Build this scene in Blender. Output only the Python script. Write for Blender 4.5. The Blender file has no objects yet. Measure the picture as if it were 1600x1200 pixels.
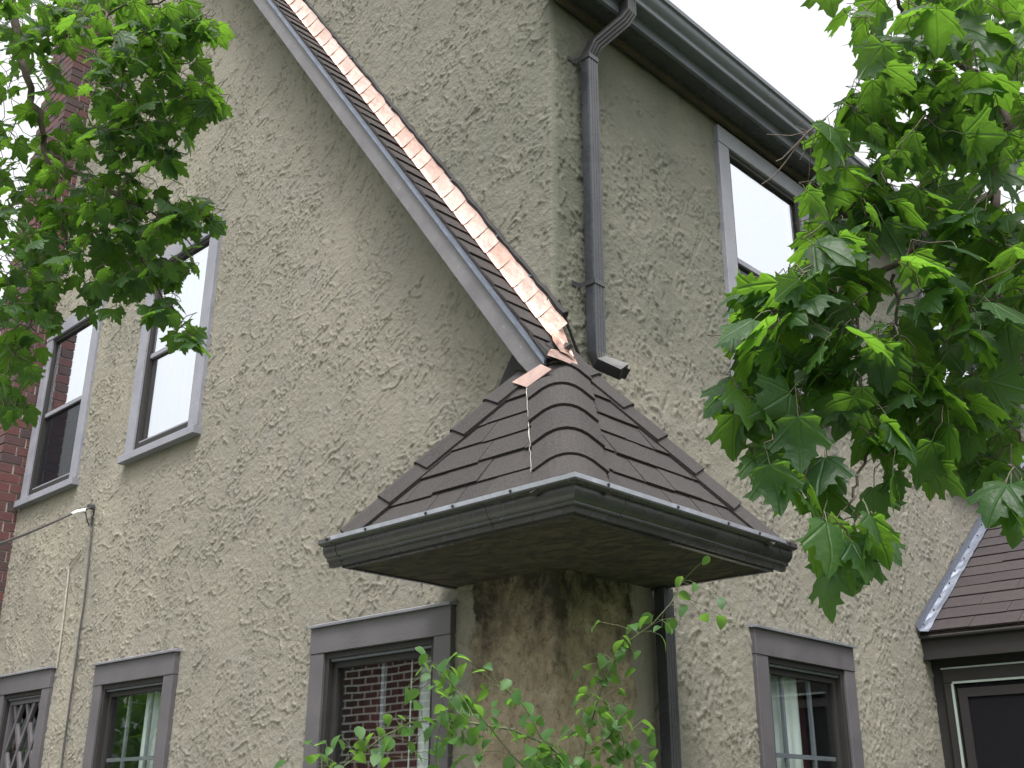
import bpy, bmesh, math, random
import numpy as np
from mathutils import Vector, Matrix

random.seed(7)
RNG = np.random.default_rng(11)
SC = bpy.context.scene
COL = SC.collection

# ------------------------------------------------------------------ camera
YAW, PITCH, ROLL, FPX = 0.771116, 0.374033, 0.004963, 1714.77
CAM = Vector((2.85, -3.2, 1.6))
_f = Vector((-math.sin(YAW) * math.cos(PITCH), math.cos(YAW) * math.cos(PITCH), math.sin(PITCH)))
_r0 = Vector((math.cos(YAW), math.sin(YAW), 0))
_u0 = _r0.cross(_f)
_r = math.cos(ROLL) * _r0 + math.sin(ROLL) * _u0
_u = -math.sin(ROLL) * _r0 + math.cos(ROLL) * _u0
cam_d = bpy.data.cameras.new('camera')
cam_d.sensor_width = 36.0
cam_d.lens = 36.0 * FPX / 1600.0
cam_d.clip_start = 0.05
cam_d.clip_end = 2000
cam = bpy.data.objects.new('camera', cam_d)
COL.objects.link(cam)
cam.matrix_world = Matrix(((_r.x, _u.x, -_f.x, CAM.x), (_r.y, _u.y, -_f.y, CAM.y),
                           (_r.z, _u.z, -_f.z, CAM.z), (0, 0, 0, 1)))
SC.camera = cam

# ------------------------------------------------------------------ sky, sun, exposure
SUN_DIR = Vector((0.36, -0.40, 1.10)).normalized()      # towards the sun, behind thin cloud
world = bpy.data.worlds.new('World')
SC.world = world
world.use_nodes = True
wn, wl = world.node_tree.nodes, world.node_tree.links
wn.clear()
w_out = wn.new('ShaderNodeOutputWorld')
w_bg = wn.new('ShaderNodeBackground')
w_sky = wn.new('ShaderNodeTexSky')
w_sky.sky_type = 'NISHITA'
w_sky.sun_disc = False
w_sky.sun_elevation = math.asin(SUN_DIR.z)
w_sky.sun_rotation = math.atan2(SUN_DIR.x, SUN_DIR.y)
w_sky.dust_density = 8.0
w_sky.air_density = 1.6
w_sky.ozone_density = 1.0
w_hs = wn.new('ShaderNodeHueSaturation')
w_hs.inputs['Saturation'].default_value = 0.10
w_bg.inputs['Strength'].default_value = 0.15
wl.new(w_sky.outputs[0], w_hs.inputs['Color'])
wl.new(w_hs.outputs[0], w_bg.inputs['Color'])
wl.new(w_bg.outputs[0], w_out.inputs['Surface'])

sun_d = bpy.data.lights.new('sun', 'SUN')
sun_d.energy = 1.25
sun_d.angle = math.radians(11)
sun_d.color = (1.0, 0.965, 0.91)
sun = bpy.data.objects.new('sun', sun_d)
COL.objects.link(sun)
sun.rotation_euler = SUN_DIR.to_track_quat('Z', 'Y').to_euler()

SC.view_settings.view_transform = 'Standard'
SC.view_settings.look = 'None'
SC.view_settings.gamma = 1.0
SC.view_settings.exposure = 1.35
SC.render.engine = 'CYCLES'
SC.cycles.max_bounces = 8
SC.cycles.transparent_max_bounces = 16


# ------------------------------------------------------------------ helpers
def ray(px, py):
    return _r * ((px - 800) / FPX) - _u * ((py - 600) / FPX) + _f


def at(px, py, depth):
    return CAM + ray(px, py) * depth


def on_y(px, py, y):
    d = ray(px, py)
    return CAM + d * ((y - CAM.y) / d.y)


def on_x(px, py, x):
    d = ray(px, py)
    return CAM + d * ((x - CAM.x) / d.x)


def props(o, label=None, cat=None, group=None, kind=None):
    if label: o['label'] = label
    if cat: o['category'] = cat
    if group: o['group'] = group
    if kind: o['kind'] = kind
    return o


def link(name, data, parent=None):
    o = bpy.data.objects.new(name, data)
    COL.objects.link(o)
    if parent is not None:
        o.parent = parent
    return o


def empty(name, loc=(0, 0, 0)):
    o = bpy.data.objects.new(name, None)
    o.empty_display_size = 0.2
    COL.objects.link(o)
    o.location = loc
    return o


class MB:
    """collects solids; build() links them as one mesh object"""
    def __init__(s):
        s.v, s.f = [], []

    def poly(s, pts, faces):
        b = len(s.v)
        s.v += [tuple(p) for p in pts]
        s.f += [tuple(i + b for i in f) for f in faces]
        return s

    def hexa(s, p):          # 8 points: bottom ring 0-3, top ring 4-7
        return s.poly(p, [(0, 3, 2, 1), (4, 5, 6, 7), (0, 1, 5, 4), (1, 2, 6, 5), (2, 3, 7, 6), (3, 0, 4, 7)])

    def box(s, a, b, m=None):
        x0, y0, z0 = a
        x1, y1, z1 = b
        p = [(x0, y0, z0), (x1, y0, z0), (x1, y1, z0), (x0, y1, z0), (x0, y0, z1), (x1, y0, z1), (x1, y1, z1), (x0, y1, z1)]
        if m: p = [m(*q) for q in p]
        return s.hexa(p)

    def prism(s, pts, off):  # closed polygon extruded by vector off
        n = len(pts)
        a = [Vector(p) for p in pts]
        c = [p + Vector(off) for p in a]
        return s.poly(a + c, [tuple(range(n)), tuple(range(2 * n - 1, n - 1, -1))] +
                      [(i, (i + 1) % n, n + (i + 1) % n, n + i) for i in range(n)])

    def loft(s, rings, caps=True):
        n = len(rings[0])
        pts = [p for r in rings for p in r]
        fs = []
        for k in range(len(rings) - 1):
            for i in range(n):
                j = (i + 1) % n
                fs.append((k * n + i, k * n + j, (k + 1) * n + j, (k + 1) * n + i))
        if caps:
            fs.append(tuple(range(n)))
            fs.append(tuple(range((len(rings) - 1) * n + n - 1, (len(rings) - 1) * n - 1, -1)))
        return s.poly(pts, fs)

    def tube(s, path, rad, n=6, caps=True):
        path = [Vector(p) for p in path]
        rr = rad if isinstance(rad, (list, tuple)) else [rad] * len(path)
        rings = []
        ref = Vector((0.31, 0.2, 0.93))
        for i, p in enumerate(path):
            t = (path[min(i + 1, len(path) - 1)] - path[max(i - 1, 0)]).normalized()
            a = t.cross(ref)
            if a.length < 1e-3: a = t.cross(Vector((1, 0, 0)))
            a.normalize()
            b = t.cross(a)
            rings.append([p + (a * math.cos(2 * math.pi * k / n) + b * math.sin(2 * math.pi * k / n)) * rr[i] for k in range(n)])
        return s.loft(rings, caps)

    def mesh(s, name, mat, recalc=True, smooth=False):
        me = bpy.data.meshes.new(name)
        me.from_pydata([tuple(p) for p in s.v], [], s.f)
        if recalc:
            bm = bmesh.new()
            bm.from_mesh(me)
            bmesh.ops.recalc_face_normals(bm, faces=bm.faces)
            bm.to_mesh(me)
            bm.free()
        if mat: me.materials.append(mat)
        if smooth:
            me.polygons.foreach_set('use_smooth', [True] * len(me.polygons))
        return me

    def build(s, name, mat, parent=None, bevel=0, recalc=True, smooth=False):
        o = link(name, s.mesh(name, mat, recalc, smooth), parent)
        if bevel:
            m = o.modifiers.new('bevel', 'BEVEL')
            m.width = bevel
            m.segments = 2
            m.limit_method = 'ANGLE'
        return o


# ------------------------------------------------------------------ materials
class NT:
    def __init__(s, name):
        s.m = bpy.data.materials.new(name)
        s.m.use_nodes = True
        s.n, s.l = s.m.node_tree.nodes, s.m.node_tree.links
        s.n.clear()
        s.out = s.n.new('ShaderNodeOutputMaterial')

    def node(s, t, **kw):
        n = s.n.new('ShaderNode' + t)
        for k, v in kw.items(): setattr(n, k, v)
        return n

    def set(s, sock, v):
        if hasattr(v, 'is_output') or isinstance(v, bpy.types.NodeSocket):
            s.l.new(v, sock)
        elif isinstance(v, (tuple, list)) and len(v) == 3 and sock.type == 'RGBA':
            sock.default_value = (*v, 1)
        else:
            sock.default_value = v

    def math(s, op, a, b=0.0, c=None, clamp=False):
        n = s.node('Math', operation=op, use_clamp=clamp)
        s.set(n.inputs[0], a)
        s.set(n.inputs[1], b)
        if c is not None: s.set(n.inputs[2], c)
        return n.outputs[0]

    def mix(s, f, a, b, mode='MIX'):
        n = s.node('Mix', data_type='RGBA', blend_type=mode)
        s.set(n.inputs[0], f)
        s.set(n.inputs[6], a)
        s.set(n.inputs[7], b)
        return n.outputs[2]

    def noise(s, vec, scale, detail=4, rough=0.55, dist=0.0):
        n = s.node('TexNoise')
        if vec is not None: s.l.new(vec, n.inputs['Vector'])
        n.inputs['Scale'].default_value = scale
        n.inputs['Detail'].default_value = detail
        n.inputs['Roughness'].default_value = rough
        n.inputs['Distortion'].default_value = dist
        return n.outputs['Fac']

    def pos(s):
        return s.node('NewGeometry').outputs['Position']

    def obj(s):
        return s.node('TexCoord').outputs['Object']

    def sep(s, v):
        n = s.node('SeparateXYZ')
        s.l.new(v, n.inputs[0])
        return n.outputs

    def mapr(s, v, a, b, c=0.0, d=1.0, smooth=False):
        n = s.node('MapRange', clamp=True)
        if smooth: n.interpolation_type = 'SMOOTHSTEP'
        s.set(n.inputs[0], v)
        for i, q in enumerate((a, b, c, d)): n.inputs[i + 1].default_value = q
        return n.outputs[0]

    def scale(s, v, xyz):
        n = s.node('VectorMath', operation='MULTIPLY')
        s.l.new(v, n.inputs[0])
        n.inputs[1].default_value = xyz
        return n.outputs[0]

    def bump(s, h, dist, strength=1.0, normal=None):
        n = s.node('Bump')
        n.inputs['Strength'].default_value = strength
        n.inputs['Distance'].default_value = dist
        s.l.new(h, n.inputs['Height'])
        if normal: s.l.new(normal, n.inputs['Normal'])
        return n.outputs[0]

    def bsdf(s, color, rough=0.8, metal=0.0, normal=None, spec=0.5, **kw):
        b = s.node('BsdfPrincipled')
        s.set(b.inputs['Base Color'], color)
        s.set(b.inputs['Roughness'], rough)
        s.set(b.inputs['Metallic'], metal)
        s.set(b.inputs['Specular IOR Level'], spec)
        if normal is not None: s.l.new(normal, b.inputs['Normal'])
        for k, v in kw.items(): s.set(b.inputs[k], v)
        return b.outputs[0]

    def done(s, sh):
        s.l.new(sh, s.out.inputs['Surface'])
        return s.m


def mat_stucco():
    t = NT('stucco')
    p = t.pos()
    x, y, z = t.sep(p)
    big = t.noise(p, 0.9, 5, 0.6)
    mid = t.noise(p, 4.0, 5, 0.65)
    fine = t.noise(p, 38, 4, 0.7)
    c = t.mix(t.mapr(big, 0.35, 0.68), (0.166, 0.157, 0.130), (0.212, 0.198, 0.163))
    c = t.mix(t.math('MULTIPLY', t.mapr(mid, 0.5, 0.75), 0.55), c, (0.168, 0.162, 0.154))
    c = t.mix(t.mapr(fine, 0.3, 0.75, 0.0, 0.45), c, (0.128, 0.120, 0.104))
    # yellow weathering towards the old chimney end
    yel = t.math('MULTIPLY', t.mapr(x, -2.2, -4.6), t.mapr(t.noise(p, 2.2, 4), 0.35, 0.65))
    c = t.mix(t.math('MULTIPLY', yel, 0.7), c, (0.240, 0.221, 0.176))
    # green algae film above the raking strip and round the upper corner
    line = t.math('ADD', t.math('MULTIPLY', x, 1.344), t.math('SUBTRACT', z, 3.6))
    alg = t.math('MULTIPLY', t.mapr(line, -0.1, 0.15), t.mapr(x, -2.6, -0.1))
    algn = t.mapr(t.noise(p, 3.1, 5, 0.6), 0.3, 0.7, 0.5, 1.0)
    c = t.mix(t.math('MULTIPLY', t.math('MULTIPLY', alg, algn), 0.88), c, (0.094, 0.096, 0.078))
    cor = t.math('MULTIPLY', t.mapr(y, 0.42, 0.16), t.mapr(z, 3.3, 3.5))
    cor = t.math('MULTIPLY', cor, t.mapr(x, -0.02, 0.0))
    c = t.mix(t.math('MULTIPLY', t.math('MULTIPLY', cor, algn), 0.62), c, (0.050, 0.059, 0.041))
    # vertical drip streaks
    st = t.noise(t.scale(p, (5.5, 5.5, 0.32)), 1.6, 4, 0.6)
    c = t.mix(t.mapr(st, 0.54, 0.72, 0.0, 0.38), c, (0.118, 0.116, 0.102))
    # leak stain on the corner below the little roof
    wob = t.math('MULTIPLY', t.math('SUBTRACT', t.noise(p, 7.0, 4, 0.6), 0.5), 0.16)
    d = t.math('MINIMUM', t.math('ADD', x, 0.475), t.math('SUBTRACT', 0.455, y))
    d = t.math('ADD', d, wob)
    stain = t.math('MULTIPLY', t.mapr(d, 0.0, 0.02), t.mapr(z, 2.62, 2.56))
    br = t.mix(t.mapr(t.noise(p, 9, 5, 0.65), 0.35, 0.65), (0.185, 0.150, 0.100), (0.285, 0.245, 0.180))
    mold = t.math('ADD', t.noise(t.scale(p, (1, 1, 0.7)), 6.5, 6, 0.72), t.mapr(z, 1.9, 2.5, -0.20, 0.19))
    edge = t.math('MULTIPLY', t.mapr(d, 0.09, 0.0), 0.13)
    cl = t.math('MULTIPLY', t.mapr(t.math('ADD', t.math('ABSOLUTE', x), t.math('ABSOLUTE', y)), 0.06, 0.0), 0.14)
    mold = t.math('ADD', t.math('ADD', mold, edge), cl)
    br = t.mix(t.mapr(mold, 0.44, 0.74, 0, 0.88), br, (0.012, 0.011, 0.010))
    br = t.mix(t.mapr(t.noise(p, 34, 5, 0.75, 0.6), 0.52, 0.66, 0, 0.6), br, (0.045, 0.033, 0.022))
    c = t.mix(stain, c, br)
    nb = t.bump(t.noise(p, 150, 3, 0.65), 0.005, 0.6)
    nb2 = t.bump(t.noise(p, 60, 4, 0.65), 0.008, 0.6, nb)
    return t.done(t.bsdf(c, 0.92, normal=nb2, spec=0.25))


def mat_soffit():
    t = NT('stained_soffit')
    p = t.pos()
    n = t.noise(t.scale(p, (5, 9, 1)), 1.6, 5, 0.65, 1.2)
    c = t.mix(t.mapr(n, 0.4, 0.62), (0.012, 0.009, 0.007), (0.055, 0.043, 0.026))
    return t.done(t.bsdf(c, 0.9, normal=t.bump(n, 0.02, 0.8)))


def mat_paint(name, col, col2, rough=0.55, chips=0.0, chipcol=(0.42, 0.40, 0.40), sc=1.0):
    t = NT(name)
    p = t.pos()
    n = t.noise(p, 6 * sc, 5, 0.65)
    c = t.mix(t.mapr(n, 0.35, 0.68), col, col2)
    f = t.noise(p, 60 * sc, 4, 0.7)
    c = t.mix(t.mapr(f, 0.45, 0.8, 0, 0.35), c, tuple(q * 0.7 for q in col))
    if chips:
        k = t.noise(p, 26 * sc, 6, 0.75)
        c = t.mix(t.mapr(k, 0.66 - chips, 0.70 - chips), c, chipcol)
    return t.done(t.bsdf(c, t.mapr(n, 0.3, 0.7, rough - 0.1, rough + 0.12), normal=t.bump(f, 0.003, 0.4)))


def mat_shingle(name, a, b):
    t = NT(name)
    p = t.pos()
    oi = t.node('ObjectInfo').outputs['Random']
    c = t.mix(oi, a, b)
    g = t.noise(p, 210, 3, 0.75)
    c = t.mix(t.mapr(g, 0.46, 0.60), c, tuple(q * 1.5 for q in b))
    c = t.mix(t.mapr(t.noise(p, 170, 3, 0.7), 0.5, 0.60, 0, 0.8), c, (0.012, 0.011, 0.011))
    c = t.mix(t.mapr(t.noise(p, 7, 4), 0.4, 0.7, 0, 0.4), c, (0.036, 0.032, 0.032))
    return t.done(t.bsdf(c, 0.9, normal=t.bump(g, 0.004, 0.7), spec=0.3))


def mat_copper():
    t = NT('copper')
    p = t.pos()
    oi = t.node('ObjectInfo').outputs['Random']
    n = t.noise(p, 9, 5, 0.65)
    c = t.mix(oi, (0.50, 0.335, 0.28), (0.68, 0.495, 0.43))
    c = t.mix(t.mapr(n, 0.45, 0.75, 0, 0.55), c, (0.40, 0.25, 0.20))
    r = t.mapr(t.noise(p, 24, 4), 0.3, 0.7, 0.28, 0.5)
    return t.done(t.bsdf(c, r, 1.0, normal=t.bump(t.noise(p, 14, 3), 0.02, 0.35)))


def mat_metal(name, col, rough, nscale=14, dist=0.01):
    t = NT(name)
    p = t.pos()
    n = t.noise(p, nscale, 4)
    return t.done(t.bsdf(t.mix(t.mapr(n, 0.3, 0.7), col, tuple(q * 0.7 for q in col)), t.mapr(n, 0.3, 0.7, rough, rough + 0.2), 1.0,
                         normal=t.bump(n, dist, 0.3)))


def mat_glass(name, refl):
    t = NT(name)
    lw = t.node('LayerWeight')
    lw.inputs['Blend'].default_value = 0.5
    f = t.math('ADD', refl, t.math('MULTIPLY', t.math('POWER', lw.outputs['Facing'], 4.0), 0.7), clamp=True)
    g = t.node('BsdfGlossy')
    g.inputs['Roughness'].default_value = 0.012
    g.inputs['Color'].default_value = (0.93, 0.96, 1.0, 1)
    t.l.new(t.bump(t.noise(t.pos(), 1.7, 2), 0.006, 0.12), g.inputs['Normal'])
    tr = t.node('BsdfTransparent')
    tr.inputs['Color'].default_value = (0.93, 0.96, 0.95, 1)
    m = t.node('MixShader')
    t.l.new(f, m.inputs[0])
    t.l.new(tr.outputs[0], m.inputs[1])
    t.l.new(g.outputs[0], m.inputs[2])
    return t.done(m.outputs[0])


def mat_screen():
    t = NT('insect_screen')
    d = t.node('BsdfDiffuse')
    d.inputs['Color'].default_value = (0.014, 0.014, 0.017, 1)
    tr = t.node('BsdfTransparent')
    m = t.node('MixShader')
    m.inputs[0].default_value = 0.68
    t.l.new(tr.outputs[0], m.inputs[1])
    t.l.new(d.outputs[0], m.inputs[2])
    return t.done(m.outputs[0])


def mat_cloth(name, a, b):
    t = NT(name)
    p = t.pos()
    n = t.noise(t.scale(p, (30, 30, 1.2)), 1.0, 3)
    c = t.mix(t.mapr(n, 0.35, 0.65), a, b)
    d = t.node('BsdfDiffuse')
    t.l.new(c, d.inputs[0])
    tl = t.node('BsdfTranslucent')
    t.l.new(c, tl.inputs[0])
    m = t.node('MixShader')
    m.inputs[0].default_value = 0.3
    t.l.new(d.outputs[0], m.inputs[1])
    t.l.new(tl.outputs[0], m.inputs[2])
    return t.done(m.outputs[0])


def mat_brick():
    t = NT('brick')
    p = t.pos()
    oi = t.node('ObjectInfo').outputs['Random']
    c = t.mix(oi, (0.085, 0.024, 0.024), (0.050, 0.024, 0.027))
    dk = t.math('GREATER_THAN', t.math('FRACT', t.math('MULTIPLY', oi, 7.31)), 0.68)
    c = t.mix(t.math('MULTIPLY', dk, 0.8), c, (0.030, 0.022, 0.026))
    n = t.noise(p, 40, 5, 0.7)
    c = t.mix(t.mapr(n, 0.4, 0.75, 0, 0.4), c, (0.11, 0.048, 0.044))
    return t.done(t.bsdf(c, 0.9, normal=t.bump(n, 0.006, 0.6)))


def mat_simple(name, a, b, sc=12, rough=0.9, dist=0.006):
    t = NT(name)
    p = t.pos()
    n = t.noise(p, sc, 5, 0.65)
    return t.done(t.bsdf(t.mix(t.mapr(n, 0.35, 0.65), a, b), rough, normal=t.bump(n, dist, 0.6)))


def mat_brickwall():
    t = NT('garage_brickwork')
    p = t.pos()
    x, y, z = t.sep(p)
    cv = t.node('CombineXYZ')
    t.l.new(t.math('ADD', x, y), cv.inputs[0])
    t.l.new(z, cv.inputs[1])
    b = t.node('TexBrick')
    t.l.new(cv.outputs[0], b.inputs['Vector'])
    b.inputs['Color1'].default_value = (0.085, 0.040, 0.040, 1)
    b.inputs['Color2'].default_value = (0.060, 0.036, 0.038, 1)
    b.inputs['Mortar'].default_value = (0.74, 0.72, 0.69, 1)
    b.inputs['Scale'].default_value = 1.0
    b.inputs['Brick Width'].default_value = 0.215
    b.inputs['Row Height'].default_value = 0.078
    b.inputs['Mortar Size'].default_value = 0.010
    return t.done(t.bsdf(b.outputs['Color'], 0.9))


def mat_leaf(name, dark, light, trans, use_obj=True, veins=True):
    t = NT(name)
    p = t.pos()
    if use_obj:
        rnd = t.node('ObjectInfo').outputs['Random']
    else:
        rnd = t.mapr(t.noise(p, 9, 1), 0.3, 0.7)
    c = t.mix(rnd, dark, light)
    c = t.mix(t.mapr(t.noise(p, 40, 4), 0.4, 0.75, 0, 0.3), c, tuple(q * 0.62 for q in dark))
    tc = t.mix(rnd, trans, tuple(q * 0.72 for q in trans))
    nrm = None
    if veins:
        u, v, _ = t.sep(t.node('TexCoord').outputs['UV'])
        ang = t.math('ARCTAN2', u, t.math('ADD', v, 0.02))
        fr = t.math('ABSOLUTE', t.math('SUBTRACT', t.math('FRACT', t.math('ADD', t.math('DIVIDE', ang, 0.80), 0.5)), 0.5))
        rad = t.math('SQRT', t.math('ADD', t.math('MULTIPLY', u, u), t.math('MULTIPLY', v, v)))
        wv = t.math('MULTIPLY', fr, rad)
        vein = t.mapr(wv, 0.006, 0.022, 1.0, 0.0)
        c = t.mix(t.math('MULTIPLY', vein, 0.5), c, tuple(min(1, q * 1.7) for q in light))
        tc = t.mix(t.math('MULTIPLY', vein, 0.45), tc, tuple(q * 0.5 for q in trans))
        nrm = t.bump(t.math('ADD', t.math('MULTIPLY', t.mapr(wv, 0.0, 0.05), 1.0), t.noise(p, 55, 2)), 0.006, 0.5)
    b = t.bsdf(c, 0.50, normal=nrm, spec=0.32)
    tl = t.node('BsdfTranslucent')
    t.l.new(tc, tl.inputs[0])
    if nrm is not None: t.l.new(nrm, tl.inputs['Normal'])
    m = t.node('MixShader')
    m.inputs[0].default_value = 0.47
    t.l.new(b, m.inputs[1])
    t.l.new(tl.outputs[0], m.inputs[2])
    return t.done(m.outputs[0])


M = dict(
    stucco=mat_stucco(), soffit=mat_soffit(),
    casing=mat_paint('purple_grey_paint', (0.064, 0.059, 0.067), (0.079, 0.073, 0.082), 0.5),
    old_casing=mat_paint('weathered_grey_paint', (0.155, 0.158, 0.188), (0.205, 0.205, 0.238), 0.6, 0.03, (0.080, 0.072, 0.072)),
    fascia=mat_paint('weathered_fascia_paint', (0.088, 0.083, 0.090), (0.132, 0.126, 0.135), 0.6, 0.04, (0.26, 0.25, 0.27)),
    dark_trim=mat_paint('dark_brown_paint', (0.006, 0.005, 0.005), (0.010, 0.0085, 0.0085), 0.72),
    dark_wood=mat_paint('old_dark_wood', (0.030, 0.022, 0.016), (0.060, 0.045, 0.033), 0.85),
    gutter=mat_paint('gutter_enamel', (0.032, 0.032, 0.035), (0.042, 0.042, 0.046), 0.25),
    eave=mat_paint('eave_enamel', (0.080, 0.087, 0.108), (0.100, 0.108, 0.130), 0.38),
    spout=mat_paint('downspout_enamel', (0.022, 0.024, 0.030), (0.032, 0.034, 0.041), 0.28),
    elbow=mat_paint('elbow_enamel', (0.012, 0.012, 0.014), (0.020, 0.020, 0.023), 0.6),
    shingle=mat_shingle('brown_shingle', (0.018, 0.0163, 0.0168), (0.036, 0.0325, 0.0325)),
    shingle_red=mat_shingle('red_brown_shingle', (0.022, 0.0175, 0.0185), (0.036, 0.0285, 0.0300)),
    copper=mat_copper(),
    alu=mat_metal('bright_flashing', (0.22, 0.24, 0.29), 0.45, 60, 0.006),
    drip=mat_metal('drip_edge_metal', (0.22, 0.245, 0.30), 0.38),
    hem=mat_metal('gutter_lip_highlight', (0.50, 0.52, 0.58), 0.35),  # lighter than the gutter, paints the highlight on its lip
    glass=mat_glass('window_glass', 0.12), storm=mat_glass('storm_glass', 0.62), screen=mat_screen(),
    sheer=mat_cloth('sheer_curtain', (0.85, 0.88, 0.88), (0.62, 0.66, 0.67)),
    drape=mat_cloth('dark_red_drape', (0.10, 0.035, 0.035), (0.05, 0.022, 0.024)),
    room=mat_simple('room_dark', (0.035, 0.032, 0.03), (0.05, 0.045, 0.04)),
    brick=mat_brick(),
    mortar=mat_simple('mortar', (0.30, 0.27, 0.245), (0.42, 0.39, 0.36), 30),
    black=mat_simple('black_sealant', (0.005, 0.005, 0.006), (0.011, 0.010, 0.010), 30, 0.85),
    white=mat_simple('white_sealant', (0.26, 0.25, 0.23), (0.42, 0.41, 0.38), 30, 0.6),
    cable=mat_simple('cable_sheath', (0.022, 0.022, 0.024), (0.04, 0.04, 0.042), 30, 0.5),
    grey_cable=mat_simple('grey_cable', (0.20, 0.19, 0.16), (0.30, 0.285, 0.24), 30, 0.6),
    porcelain=mat_simple('porcelain', (0.70, 0.71, 0.72), (0.80, 0.80, 0.80), 10, 0.3),
    bark=mat_simple('bark', (0.045, 0.036, 0.028), (0.085, 0.068, 0.052), 30, 0.9, 0.01),
    twig=mat_simple('twig_bark', (0.050, 0.038, 0.030), (0.085, 0.062, 0.050), 60, 0.8, 0.004),
    stem=mat_simple('green_stem', (0.055, 0.075, 0.03), (0.085, 0.10, 0.045), 60, 0.7, 0.003),
    grass=mat_simple('lawn_grass', (0.045, 0.075, 0.022), (0.075, 0.11, 0.035), 5, 0.95, 0.02),
    leaf=mat_leaf('maple_leaf', (0.011, 0.034, 0.014), (0.030, 0.074, 0.020), (0.170, 0.360, 0.030)),
    leafm=mat_leaf('maple_leaf_mass', (0.011, 0.034, 0.014), (0.030, 0.074, 0.020), (0.170, 0.360, 0.030), False),
    rose=mat_leaf('shrub_leaf', (0.030, 0.080, 0.025), (0.060, 0.140, 0.036), (0.19, 0.38, 0.05), True, False),
    hedge=mat_leaf('hedge_leaf', (0.030, 0.075, 0.022), (0.060, 0.12, 0.03), (0.12, 0.26, 0.03), False, False),
    garage=mat_brickwall(),
)

# ------------------------------------------------------------------ ground
g = MB()
g.poly([(-400, -400, 0), (400, -400, 0), (400, 400, 0), (-400, 400, 0)], [(0, 1, 2, 3)])
props(g.build('lawn', M['grass'], recalc=False), kind='structure')

d_ = MB()
d_.poly([(-30, -4.25, 0.012), (9, -4.25, 0.012), (9, -1.3, 0.012), (-30, -1.3, 0.012)], [(0, 1, 2, 3)])
props(d_.build('bounce_slab', mat_simple('bounce_grey', (0.20, 0.195, 0.185), (0.27, 0.26, 0.245), 3), recalc=False), kind='structure')  # unseen grey slab, added to bounce neutral light up onto the house

# ------------------------------------------------------------------ the house
house = props(empty('house'), 'tan rough stucco house corner with dark window casings and small hipped corner roof', 'house')


def mA(s, n, z): return (s, -n, z)      # wall facing the viewer's left (plane y = 0)
def mB(s, n, z): return (n, s, z)       # wall receding to the right (plane x = 0)


# openings: (s0, s1, z0, z1)
WIN_A = {'a1': (-1.565, -0.583, 0.95, 2.44), 'a2': (-3.77, -2.83, 0.95, 2.45), 'a3': (-5.19, -4.385, 1.2, 2.485),
         'u1': (-3.795, -2.895, 3.735, 5.25), 'u2': (-5.395, -4.485, 3.73, 5.19), 'u3': (-4.66, -3.76, 7.43, 8.9)}
WIN_B = {'b1': (1.343, 2.29, 0.95, 2.44), 'c1': (1.352, 2.33, 3.70, 5.235), 'c2': (3.90, 4.84, 3.68, 5.20)}


def grf(shape, l1, l2, ang, step, seed):
    """smooth random field, correlation lengths l1, l2 along a rotated axis"""
    r = np.random.default_rng(seed)
    w = r.standard_normal(shape)
    ka = 2 * np.pi * np.fft.fftfreq(shape[0], step)[:, None]
    kb = 2 * np.pi * np.fft.rfftfreq(shape[1], step)[None, :]
    c, s_ = math.cos(ang), math.sin(ang)
    k1 = ka * c + kb * s_
    k2 = -ka * s_ + kb * c
    f = np.fft.irfft2(np.fft.rfft2(w) * np.exp(-0.5 * ((k1 * l1) ** 2 + (k2 * l2) ** 2)), s=shape)
    return f / f.std()


def sstep(a, b, x):
    t = np.clip((x - a) / (b - a), 0, 1)
    return t * t * (3 - 2 * t)


def stucco_height(ns, nz, step, ang, seed, slits=0.0):
    """rough trowelled plaster: flat dabs ending in narrow raised lips, broken up, over grit"""
    S = np.arange(ns)[:, None] * step
    Z = np.arange(nz)[None, :] * step
    h = np.zeros((ns, nz))
    warp = grf((ns, nz), 0.06, 0.06, 0, step, seed + 90)
    for k, (da, per, l1, l2, amp, pw, lo) in enumerate(((0.0, 0.160, 0.042, 0.020, 0.0120, 17.0, 0.00), (0.9, 0.130, 0.034, 0.017, 0.0110, 14.0, 0.20),
                                                        (-0.7, 0.210, 0.050, 0.022, 0.0112, 22.0, 0.20), (0.35, 0.075, 0.020, 0.012, 0.0045, 9.0, 0.60))):
        a = ang + da
        n = grf((ns, nz), l1, l2, a, step, seed + 10 * k)
        along = S * math.sin(a) - Z * math.cos(a)
        t = np.mod(n * 0.55 + warp * 0.5 + along / per + 0.31 * k, 1.0)
        m = sstep(lo, lo + 0.55, grf((ns, nz), per * 0.48, per * 0.20, a, step, seed + 10 * k + 1))
        h = np.maximum(h, amp * m * (0.10 * t + 0.90 * t ** pw))
    h = h + 0.0005 * grf((ns, nz), 0.018, 0.012, ang, step, seed + 6) + 0.0022 * grf((ns, nz), 0.22, 0.22, 0, step, seed + 7)
    h = h + 0.00055 * grf((ns, nz), 0.0060, 0.0060, 0, step, seed + 8)
    if slits:
        # short gouges left by the trowel, steep and slightly slanted
        n = grf((ns, nz), 0.012, 0.055, -0.42, step, seed + 40)
        g_ = np.clip(1 - np.abs(n - 0.9) * 3.2, 0, 1) * sstep(0.35, 0.8, grf((ns, nz), 0.02, 0.035, -0.42, step, seed + 41))
        h = h - slits * g_
    return h


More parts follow.
